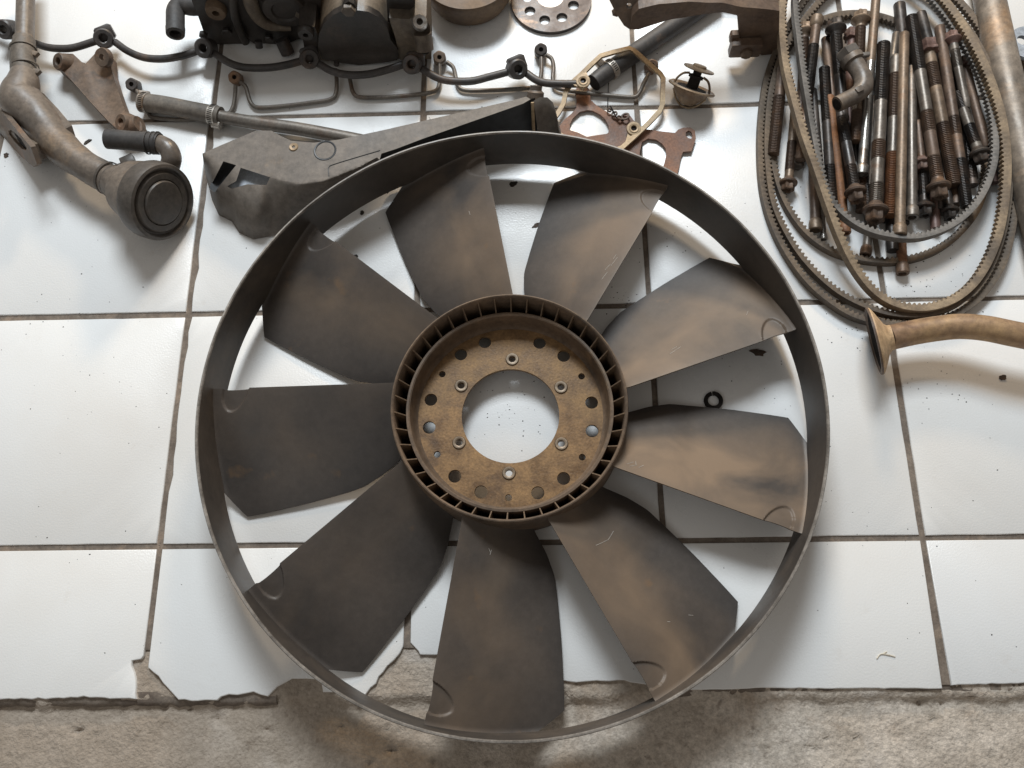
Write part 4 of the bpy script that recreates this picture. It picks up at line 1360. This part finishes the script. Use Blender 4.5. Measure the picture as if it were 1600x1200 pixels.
# ------------------------------------------------------------------ grey pipe at the far right
root = thing('grey_pipe', 'long straight scaled grey pipe lying outside the fan belts by the flared pipe', 'pipe', W(1590, 180))
P = pxpath([(1528, -90, .026), (1546, 0, .026), (1567, 100, .026), (1589, 200, .026), (1612, 300, .026), (1634, 395, .026)])
tube(MB(), P, [22 * m1, 22.5 * m1, 23 * m1, 24 * m1, 24 * m1, 24 * m1], 28).part('tube', 'pipeold', root)
root = thing('painted_plate', 'grey-blue round plate with a hole at the outer side of the grey pipe', 'plate', W(1612, 80))
c = W(1608, 66, .032)
slab(MB(), circ((0, 0), .027, 40), [circ((-.008, .004), .008, 20)], lambda p: c + Vector((p[0], p[1], 0)), lambda p: c + Vector((p[0], p[1], -.006))).part('plate', 'bluegrey', root)
lathe(MB(), [(.020, -.0318), (.020, -.0062)], c + Vector((.006, -.016, 0)), Z, 30).part('dark_hub', 'brk', root)

# ------------------------------------------------------------------ fan belts
def belt(name, m, label, ctrl, hgt=.0115, th=.0095, tooth=.0028, pitch=.0066, roll=0.0):
    """closed loop of (px, py, z): cogged belt standing on edge, teeth on the inner side"""
    P = [W(x, y, z) for x, y, z in ctrl]
    n = len(P)
    C = []
    for i in range(n):
        a, b, c, d = P[i - 1], P[i], P[(i + 1) % n], P[(i + 2) % n]
        for k in range(24):
            t = k / 24
            C.append(0.5 * ((2 * b) + (c - a) * t + (2 * a - 5 * b + 4 * c - d) * t * t + (3 * b - a - 3 * c + d) * t ** 3))
    # resample at a quarter of the tooth pitch
    Ls = [0]
    for i in range(len(C)):
        Ls.append(Ls[-1] + (C[(i + 1) % len(C)] - C[i]).length)
    nt = max(8, int(Ls[-1] / pitch))
    N = nt * 4
    Q = []
    j = 0
    for i in range(N):
        s = Ls[-1] * i / N
        while Ls[j + 1] < s: j += 1
        t = (s - Ls[j]) / max(1e-9, Ls[j + 1] - Ls[j])
        Q.append(C[j].lerp(C[(j + 1) % len(C)], t))
    area_ = sum(Q[i].x * Q[(i + 1) % N].y - Q[(i + 1) % N].x * Q[i].y for i in range(N))
    sg = 1 if area_ > 0 else -1
    v, f = [], []
    for i, p in enumerate(Q):
        t = (Q[(i + 2) % N] - Q[i - 2])
        t.normalize()
        inn = Z.cross(t).normalized() * sg
        up = t.cross(inn).normalized() * sg
        if up.z < 0: up = -up
        if roll:
            rr = roll(p) if callable(roll) else roll
            q = Matrix.Rotation(rr * sg, 3, t)
            inn, up = q @ inn, q @ up
        tt = th if (i % 4) in (0, 1) else th - tooth
        hw = hgt / 2
        v += [p - inn * th * .5 - up * hw, p - inn * th * .5 + up * hw, p - inn * (th * .5 - .003) + up * hw * 1.0,
              p + inn * (tt - th * .5) + up * hw * .72, p + inn * (tt - th * .5) - up * hw * .72, p - inn * (th * .5 - .003) - up * hw * 1.0]
    for i in range(N):
        j = (i + 1) % N
        for k in range(6):
            k2 = (k + 1) % 6
            f.append((i * 6 + k, i * 6 + k2, j * 6 + k2, j * 6 + k))
    zmin = min(p.z for p in v)
    if zmin < .0004:
        for p in v: p.z = max(p.z, .0004)
    o = MB().add(v, f).solo(name, m, label, 'belt', tuple(W(ctrl[0][0], ctrl[0][1])), 'cogged fan belts', angle=28)
    return o
belt('fan_belt', 'beltbrown', 'brown cogged belt forming the outermost left loop round the bolts, passing behind the flared pipe',
     [(1265, -8, .010), (1240, 30, .009), (1214, 78, .008), (1198, 125, .008), (1190, 180, .007), (1188, 240, .007), (1193, 300, .007), (1208, 353, .007), (1233, 402, .007), (1268, 447, .007), (1312, 482, .007), (1350, 499, .007), (1400, 506, .007), (1450, 503, .007), (1500, 487, .007), (1542, 450, .008), (1570, 395, .010), (1583, 320, .012), (1584, 250, .014), (1578, 180, .018), (1562, 112, .020), (1530, 48, .018), (1492, 0, .014), (1440, -45, .010), (1370, -72, .008), (1310, -48, .008)])
belt('fan_belt', 'beltbrown', 'brown cogged belt just inside the outermost loop, resting against the tan belt at the bottom',
     [(1295, -10, .012), (1255, 35, .013), (1225, 80, .013), (1207, 135, .012), (1200, 190, .010), (1199, 245, .010), (1207, 312, .009), (1227, 362, .008), (1257, 408, .008), (1300, 450, .008), (1345, 476, .009), (1395, 491, .010), (1450, 490, .012), (1500, 470, .014), (1537, 430, .016), (1562, 370, .018), (1573, 300, .020), (1571, 220, .024), (1560, 150, .026), (1535, 90, .026), (1500, 35, .022), (1450, -15, .016), (1390, -40, .012), (1335, -35, .011)])
belt('fan_belt', 'beltbrown', 'dark brown belt making a round loop flat on the tiles beneath the bolts',
     [(1222, 95, .006), (1245, 58, .006), (1280, 35, .006), (1330, 24, .006), (1385, 32, .006), (1440, 60, .006), (1490, 110, .006), (1527, 180, .006), (1540, 250, .006), (1530, 315, .006), (1500, 362, .006), (1455, 394, .006), (1400, 408, .006), (1345, 405, .006), (1300, 392, .006), (1262, 366, .006), (1233, 328, .006), (1215, 285, .006), (1206, 230, .006), (1208, 160, .006)])
belt('fan_belt', 'beltgrey', 'grey cogged belt lying across the lower ends of the bolts',
     [(1243, -5, .034), (1248, 60, .036), (1256, 120, .038), (1266, 180, .040), (1277, 240, .040), (1289, 292, .038), (1312, 330, .036), (1350, 357, .036), (1395, 369, .036), (1440, 369, .036), (1485, 352, .034), (1520, 322, .032), (1543, 280, .030), (1552, 235, .030), (1547, 175, .030), (1528, 115, .030), (1500, 62, .030), (1467, 15, .028), (1430, -25, .026), (1370, -60, .026), (1300, -65, .028), (1260, -45, .032)])
belt('fan_belt', 'belttan', 'dusty tan belt crossing over the left side of the bolts',
     [(1226, -5, .046), (1222, 50, .046), (1228, 105, .047), (1240, 155, .048), (1256, 212, .050), (1275, 265, .048), (1293, 318, .044), (1313, 372, .036), (1337, 420, .026), (1368, 458, .020), (1405, 478, .018), (1450, 481, .018), (1495, 464, .020), (1530, 428, .022), (1556, 370, .026), (1568, 300, .030), (1569, 235, .034), (1558, 170, .038), (1533, 100, .040), (1500, 40, .038), (1460, -10, .034), (1400, -60, .034), (1320, -75, .038), (1258, -50, .044)], hgt=.0125, th=.0115)

# ------------------------------------------------------------------ long head bolts
def bolt(label, a, b, r, z0, z1, m, threads=(), head=None, headend=1, mh=None, mt=None):
    """a -> b in photo pixels at heights z0, z1; threads: (t0, t1) along the shank; head: flange | collar | star | None"""
    A, B = W(a[0], a[1], z0), W(b[0], b[1], z1)
    if headend == 0:
        A, B = B, A
        threads = [(1 - t[1], 1 - t[0], *t[2:]) for t in threads]
    d = B - A
    L = d.length
    d.normalize()
    r = r * 1.1 * (MPP(A) + MPP(B)) / 2
    root = thing('head_bolt', label, 'bolt', Vector(((A.x + B.x) / 2, (A.y + B.y) / 2, 0)), 'loose long head bolts')
    th = sorted((t[0], t[1], t[2] if len(t) > 2 else (mt or m), len(t) > 3) for t in threads)
    # plain shank pieces
    cuts, cur = [], 0.0
    for t0, t1, *_q in th:
        if t0 - cur > 1e-3: cuts.append((cur, t0))
        cur = t1
    if 1 - cur > 1e-3: cuts.append((cur, 1.0))
    for t0, t1 in cuts:
        n = 7
        prof = []
        for i in range(n):
            t = t0 + (t1 - t0) * i / (n - 1)
            prof.append((r * .93, L * t))
        if t0 == 0: prof = [(r * .8, 0), (r * .93, r * .2)] + prof[1:]
        lathe(MB(), prof, A, d, 14).part('shank', m, root)
    for t0, t1, tm, plain in th:
        if plain:
            lathe(MB(), [(r * .93, L * t0), (r * .93, L * (t0 + t1) / 2), (r * .93, L * t1)], A, d, 14).part('shank', tm, root)
            continue
        pitch = max(.0021, r * .30)
        k = max(3, int(L * (t1 - t0) / pitch))
        prof = [(r * .84, L * t0)]
        for i in range(k):
            h0 = L * (t0 + (t1 - t0) * i / k)
            h1 = L * (t0 + (t1 - t0) * (i + 1) / k)
            prof += [(r * .82, h0 + (h1 - h0) * .12), (r * 1.0, h0 + (h1 - h0) * .42), (r * 1.0, h0 + (h1 - h0) * .62), (r * .82, h0 + (h1 - h0) * .92)]
        prof.append((r * .82, L * t1))
        lathe(MB(), prof, A, d, 14).part('thread', tm, root, angle=25)
    mh = mh or m
    if head == 'flange':
        hd = lathe(MB(), [(r * .9, -r * 1.0), (r * 1.15, -r * .4), (r * 1.75, 0), (r * 1.85, r * .25), (r * 1.75, r * .55), (r * 1.25, r * .75), (0, r * .75)], B, d, 24).part('flange_head', mh, root)
        lathe(MB(), [(r * 1.2, r * .7), (r * 1.2, r * 1.9), (r * 1.05, r * 2.1), (r * .6, r * 2.1), (r * .5, r * 1.7), (0, r * 1.7)], B, d, 24, lobes=lambda s: 1.0 + .13 * math.cos(6 * 2 * math.pi * s / 24)).part('star_drive', mh, root, hd)
    elif head == 'collar':
        hd = lathe(MB(), [(r * .9, -r * 1.2), (r * 1.12, -r * .9), (r * 1.22, -r * .2), (r * 1.22, r * .9), (r * 1.1, r * 1.05), (r * .75, r * 1.05), (r * .7, r * .6), (0, r * .6)], B, d, 20).part('collar_head', mh, root)
    elif head == 'star':
        lathe(MB(), [(r * .9, -r * .4), (r * 1.5, -r * .2), (r * 1.5, r * .25), (r * 1.3, r * .4), (r * 1.35, r * .5), (r * 1.35, r * 1.7), (r * 1.0, r * 1.9), (0, r * 1.7)], B, d, 24, lobes=lambda s: 1.0 + .12 * math.cos(6 * 2 * math.pi * s / 24)).part('star_head', mh, root)
    return root

G1, G2, G3 = .0085, .022, .034
bolt('brown flange bolt with its head up beside the tan belt', (1257, 52), (1250, 205), 7.2, G2, G1, 'b_brown', [(.06, .35)], 'flange', 0, 'b_tan')
bolt('brown threaded bolt with a slim waisted top and dark threads beside the tan belt', (1276, 34), (1250, 250), 7.6, G3, G2, 'b_brown', [(.18, .55)], 'collar', 0, 'b_tan', 'b_dark')
bolt('black stud threaded at both ends, its free tip beside the elbow fitting', (1288, 106), (1301, 335), 8.0, G2, G1, 'b_dark', [(0, .38), (.68, 1)])
bolt('thin orange-rusty bolt between the black stud and the black bolt', (1296, 150), (1320, 358), 6.6, G2, G1, 'b_rust', [], 'collar', 1, 'b_rust')
bolt('black flange bolt with a wide black head pointing to the top belt', (1306, 48), (1318, 190), 8.2, G3 - .004, G2, 'b_dark', [(.02, .5)], 'flange', 0)
bolt('black bolt ending in a brown flange head just above the grey belt', (1311, 165), (1336, 298), 8.2, G2, G2 + .006, 'b_dark', [(.15, .45), (.72, .97)], 'flange', 1, 'b_brown', 'b_dark')
bolt('tan flange bolt with a red-brown thread directly above the elbow fitting', (1345, 34), (1337, 222), 7.6, G3, G2, 'b_tan', [(.05, .28), (.75, 1)], 'flange', 0, 'b_tan', 'b_brown')
bolt('red-brown bolt head half hidden by the elbow fitting', (1331, 60), (1326, 200), 7.4, G2, G1, 'b_red', [], 'star', 0)
bolt('long plain rod, tan at the top and bright steel at its collared foot', (1370, -18), (1347, 266), 7.0, G3 + .006, G2, 'b_silver', [(0, .42, 'b_tan', 1)], 'collar', 1, 'b_silver')
bolt('dark red-brown plain rod beside the black flange bolt', (1290, 60), (1305, 185), 7.2, G1 + .004, G1, 'b_brown')
bolt('thick grey bolt with three black threads and a flange head by the grey belt', (1381, 68), (1368, 326), 9.4, G3 + .004, G3, 'b_grey', [(0, .37), (.61, .72, 'b_brown'), (.86, .98, 'b_grey')], 'flange', 1, 'b_brown', 'b_dark')
bolt('slim grey rod with a bright chewed tip ending below the grey belt', (1401, 52), (1353, 392), 6.4, G2, G1, 'b_grey', [], 'collar', 1, 'b_brown')
bolt('grey bolt whose lower thread is bright orange rust', (1400, 88), (1391, 338), 8.8, G3, G2, 'b_grey', [(.12, .40, 'b_brown'), (.62, 1, 'b_rust')])
bolt('shiny rust-streaked plain bolt with its collar foot on the grey belt', (1413, 52), (1406, 360), 7.6, G3 + .008, G3 + .004, 'b_tan', [], 'collar', 1, 'b_tan')
bolt('smooth grey bolt with a flared foot beside the shiny rust-streaked bolt', (1424, 105), (1425, 332), 7.6, G2 + .006, G2 + .004, 'b_grey', [], 'collar', 1, 'b_grey')
bolt('dark green-black plain rod whose rounded end points past the top belt', (1405, 6), (1420, 150), 9.0, G2, G1, 'b_dark')
bolt('long threaded bolt with a bright middle and a rusty flange head', (1424, 26), (1466, 290), 8.8, G3 + .006, G3, 'b_brown', [(0, .34, 'b_dark'), (.34, .58, 'b_grey', 1), (.58, .70), (.84, .96)], 'flange', 1, 'b_brown', 'b_brown')
bolt('dark plain rod with a reddish rounded end near the top right belt', (1438, 20), (1468, 130), 8.4, G2, G1, 'b_dark')
bolt('thick bolt with a red-brown star head and a heavy lower thread', (1451, 80), (1491, 290), 9.0, G3 + .002, G2, 'b_tan', [(.10, .28), (.55, 1)], 'star', 0, 'b_red', 'b_brown')
bolt('long plain brown bolt with a fine lower thread beside the star-headed bolt', (1468, 42), (1511, 324), 8.2, G2 + .006, G2, 'b_brown', [(.52, .62), (.75, 1, 'b_dark')])
bolt('slim grey bolt with a small red flange head touching the right-hand belt teeth', (1489, 64), (1510, 170), 6.6, G3, G2 + .006, 'b_grey', [(.14, .40)], 'flange', 0, 'b_red')
bolt('grey bolt with a black flange head pointing at the right-hand belt', (1496, 145), (1529, 238), 7.6, G2 + .004, G2 + .004, 'b_grey', [(0, .28), (.55, .86)], 'flange', 1, 'b_dark', 'b_dark')
bolt('dull brown plain rod lying against the teeth of the right-hand belt', (1508, 104), (1541, 232), 7.2, G1, G1, 'b_brown', [], 'star', 0, 'b_red')
bolt('brown threaded stud between the left-hand belts', (1223, 105), (1208, 242), 8.4, G2, G1 + .006, 'b_brown', [(.35, 1)])
bolt('tan-brown bolt with a rusty flange head at the foot of the left-hand belts', (1244, 150), (1232, 284), 6.8, G1 + .002, G1 + .004, 'b_tan', [(.55, .88)], 'flange', 1, 'b_brown', 'b_brown')
bolt('short black bolt with a bright worn head behind the tan belt', (1253, 190), (1246, 250), 6.5, G1, G1, 'b_dark', [], 'star', 1, 'b_grey')
bolt('plain brown bolt with a collar foot under the tan belt', (1270, 225), (1274, 352), 7.6, G1 + .002, G1, 'b_brown', [], 'collar', 1, 'b_tan')
bolt('very thin steel pin with a small round end under the tan belt', (1282, 300), (1287, 370), 4.2, G1, .005, 'b_grey', [], 'collar', 1, 'b_silver')
bolt('rust-brown bolt reaching out below the grey belt, the lowest of the heap', (1402, 255), (1410, 420), 7.4, G1 + .002, G1, 'b_rust', [], 'collar', 1, 'b_brown')
bolt('dark thick rod end showing just beneath the grey belt', (1391, 290), (1395, 392), 9.0, G1, G1, 'b_dark')
bolt('dark red flange bolt deep between the smooth grey bolt and the long threaded bolt', (1434, 190), (1440, 252), 6.6, G2, G2, 'b_brown', [], 'flange', 1, 'b_red')
bolt('black threaded bolt with a flange head above the grey belt, below the dark red head', (1441, 258), (1445, 322), 7.4, G1 + .006, G1 + .008, 'b_dark', [(.1, .75)], 'flange', 1)
bolt('reddish rod end behind the grey belt beside the black flange heads', (1458, 285), (1462, 358), 7.4, G1, G1, 'b_red')
bolt('black flange bolt head tucked against the inner teeth of the grey belt', (1476, 270), (1483, 328), 7.0, G1 + .003, G1 + .005, 'b_dark', [], 'flange', 1)
bolt('dark red bolt end poking out between the right-hand belts', (1544, 235), (1554, 286), 6.2, G1, G1, 'b_red')
bolt('thin grey rod beside the bright collared rod', (1367, 150), (1360, 290), 4.6, G2, G1 + .004, 'b_grey')
bolt('dull dark rod behind the black stud', (1270, 140), (1281, 275), 6.4, G1, G1, 'b_dark')

for (a, b, m_, lb) in (((1318, 95), (1330, 300), 'b_dark', 'buried dark rod directly beneath the elbow fitting'), ((1356, 90), (1345, 330), 'b_brown', 'buried brown rod beneath the long rod with the bright collared foot'),
                       ((1378, 110), (1384, 345), 'b_dark', 'buried dark rod beneath the thick grey bolt'), ((1432, 60), (1428, 300), 'b_brown', 'buried brown rod beneath the smooth grey bolt with flared foot'),
                       ((1450, 110), (1466, 330), 'b_dark', 'buried dark rod beneath the long threaded bolt with bright middle'), ((1476, 90), (1494, 320), 'b_brown', 'buried brown rod beneath the star-headed thick bolt'),
                       ((1404, 90), (1412, 350), 'b_dark', 'buried dark rod beneath the shiny rust-streaked bolt'), ((1498, 120), (1520, 290), 'b_dark', 'buried dark rod beneath the grey bolt with black flange head'),
                       ((1300, 120), (1316, 340), 'b_brown', 'buried brown rod beneath the thin orange-rusty bolt'), ((1338, 150), (1360, 345), 'b_dark', 'buried dark rod beneath the bright collared foot')):
    bolt(lb, a, b, 8.0, G1, G1, m_, [(.6, .95)])

# ------------------------------------------------------------------ elbow fitting on top of the bolts
root = thing('elbow_fitting', 'grimy grey elbow fitting with hexagon cap lying on top of the bolts', 'fitting', W(1335, 130, .03))
ez = .056
P = pxpath([(1333, 96, ez), (1341, 108, ez), (1348, 121, ez), (1349, 136, ez), (1338, 148, ez), (1322, 156, ez), (1308, 163, ez)])
tube(MB(), P, [13.5 * m1, 13 * m1, 13 * m1, 13.5 * m1, 12 * m1, 11.5 * m1, 11.5 * m1], 22).part('elbow', 'pipegrey', root)
d = (P[0] - P[1]).normalized()
lathe(MB(), [(15 * m1, -.003), (17 * m1, -.002), (17 * m1, .006), (15.5 * m1, .007)], P[0], d, 28).part('collar', 'pipegrey', root)
lathe(MB(), [(15.5 * m1, .006), (17.5 * m1, .007), (17.5 * m1, .017), (16 * m1, .019), (0, .0195)], P[0], d, 6).part('hex_cap', 'capblack', root, angle=20)
d2 = (P[-1] - P[-2]).normalized()
lathe(MB(), [(8.5 * m1, 0), (8.5 * m1, .0008)], P[-1], d2, 18).part('outlet_bore', 'dark', root)
box(MB(), W(1343, 139, ez + .012), d2 * .005, d2.cross(Z) * .004, (0, 0, .0012), .2).part('tab', 'pipegrey', root)
box(MB(), W(1350, 86, ez + .008), (.0075, .001, 0), (0, .003, 0), (0, 0, .003), .3).part('bright_lug', 'steel', root)

# ------------------------------------------------------------------ small loose things on the tiles
c = W(1114, 627, 0)
mb = MB()
n = 44
v, f = [], []
for i in range(n + 1):
    an = R_(100) + R_(352) * i / n
    zz = .0006 + .0016 * i / n
    for rr, z2 in ((.0068, 0), (.0118, 0), (.0118, .0024), (.0068, .0024)):
        v.append(c + Vector((rr * math.cos(an), rr * math.sin(an), zz + z2)))
for i in range(n):
    for k in range(4):
        a = i * 4
        f.append((a + k, a + (k + 1) % 4, a + 4 + (k + 1) % 4, a + 4 + k))
f += [(3, 2, 1, 0), (n * 4, n * 4 + 1, n * 4 + 2, n * 4 + 3)]
mb.add(v, f).solo('spring_washer', 'dark', 'small black split spring washer lying between two fan blades', 'washer', c)

def flake(x, y, rx, ry, rot, label, m='chip', seed=0, th=.0012, group=None):
    rnd = random.Random(seed)
    c = W(x, y, 0)
    k = MPP(c)
    pts = []
    for i in range(14):
        an = 2 * math.pi * i / 14
        q = rnd.uniform(.65, 1.1)
        px_, py_ = rx * q * math.cos(an), ry * q * math.sin(an)
        cr, sr = math.cos(rot), math.sin(rot)
        pts.append(((px_ * cr - py_ * sr) * k, (px_ * sr + py_ * cr) * k))
    mb = slab(MB(), pts, [], lambda p: c + Vector((p[0], p[1], th * (1 + .5 * rnd.random()))), lambda p: c + Vector((p[0], p[1], .0003)), grid=.003)
    return mb.solo('debris_flake', m, label, 'flake', c, group, angle=20)
flake(1184, 551, 14, 6, -.2, 'brown flake of dirt beside the spring washer inside the fan ring', seed=1)
flake(802, 288, 7, 5, .4, 'dark flake in the gap between the two top fan blades, beside the ring', 'soot', seed=2)
flake(838, 352, 8, 3, .5, 'thin brown flake at the edge of a top fan blade', seed=3)
flake(556, 401, 5, 4, .2, 'black crumb in the gap beside a left-hand fan blade', 'soot', seed=4)
flake(566, 333, 3.5, 4, .2, 'tiny black crumb close to the inside of the ring', 'soot', seed=5)
flake(1566, 590, 6, 5, .3, 'crumbly brown flake in the shadow of the flared pipe', seed=6)
flake(137, 222, 8, 3, .7, 'dark splinter of dirt beside the elbow pipe', 'soot', seed=7)
flake(10, 243, 4, 5, .1, 'dark crumb under the oval flange', 'chip', seed=8)
flake(996, 72, 3, 4, 0, 'brown crumb beside the black hose and bracket', 'chip', seed=9)
root = thing('straw_bit', 'tiny forked pale straw on the bare tile in front of the fan', 'straw', W(1385, 1025))
tube(MB(), pxpath([(1370, 1029, .001), (1376, 1022, .001), (1388, 1023, .0012), (1399, 1026, .001)]), .0006, 6).part('stalk', 'straw', root)
tube(MB(), pxpath([(1378, 1022, .001), (1386, 1018, .0012)]), .0005, 6, sub=1).part('stalk', 'straw', root)

# specks of soot and grit nobody could count
rnd = random.Random(21)
sp = MB()
def speck(x, y, r):
    c = W(x, y, 0)
    n = 6
    ph = rnd.uniform(0, 6)
    v = []
    el = rnd.uniform(.45, 1)
    for i in range(n):
        an = ph + 2 * math.pi * i / n
        q = rnd.uniform(.6, 1.1) * r
        v.append(c + Vector((q * math.cos(an), q * el * math.sin(an), .0002)))
    v.append(c + Vector((0, 0, .0002 + r * .5)))
    sp.add(v, [(i, (i + 1) % n, n) for i in range(n)])
for i in range(230):
    speck(rnd.uniform(-20, 1620), rnd.uniform(-10, 1065), rnd.choice((.0005, .0006, .0007, .0009, .0012)))
for (cx, cy, s, k) in ((800, 640, 40, 34), (1330, 520, 30, 22), (1450, 585, 60, 40), (1450, 440, 40, 30), (970, 470, 18, 26), (930, 330, 40, 16), (120, 620, 60, 18), (1250, 300, 20, 8), (1000, 380, 40, 14), (690, 240, 60, 12), (60, 260, 30, 10), (1480, 430, 40, 18), (1180, 600, 40, 14), (1360, 820, 30, 8), (760, 150, 60, 10), (130, 470, 50, 10), (1100, 350, 30, 14)):
    for i in range(k):
        speck(rnd.gauss(cx, s), rnd.gauss(cy, s * .7), rnd.choice((.0005, .0006, .0008, .0011)))
me = sp.data('grit', (0, 0, 0), False)
me.materials.append(M['soot'])
o = bpy.data.objects.new('grit', me)
COL.objects.link(o)
o['kind'] = 'stuff'
o['label'] = 'dark specks of grit scattered over the white tiles'
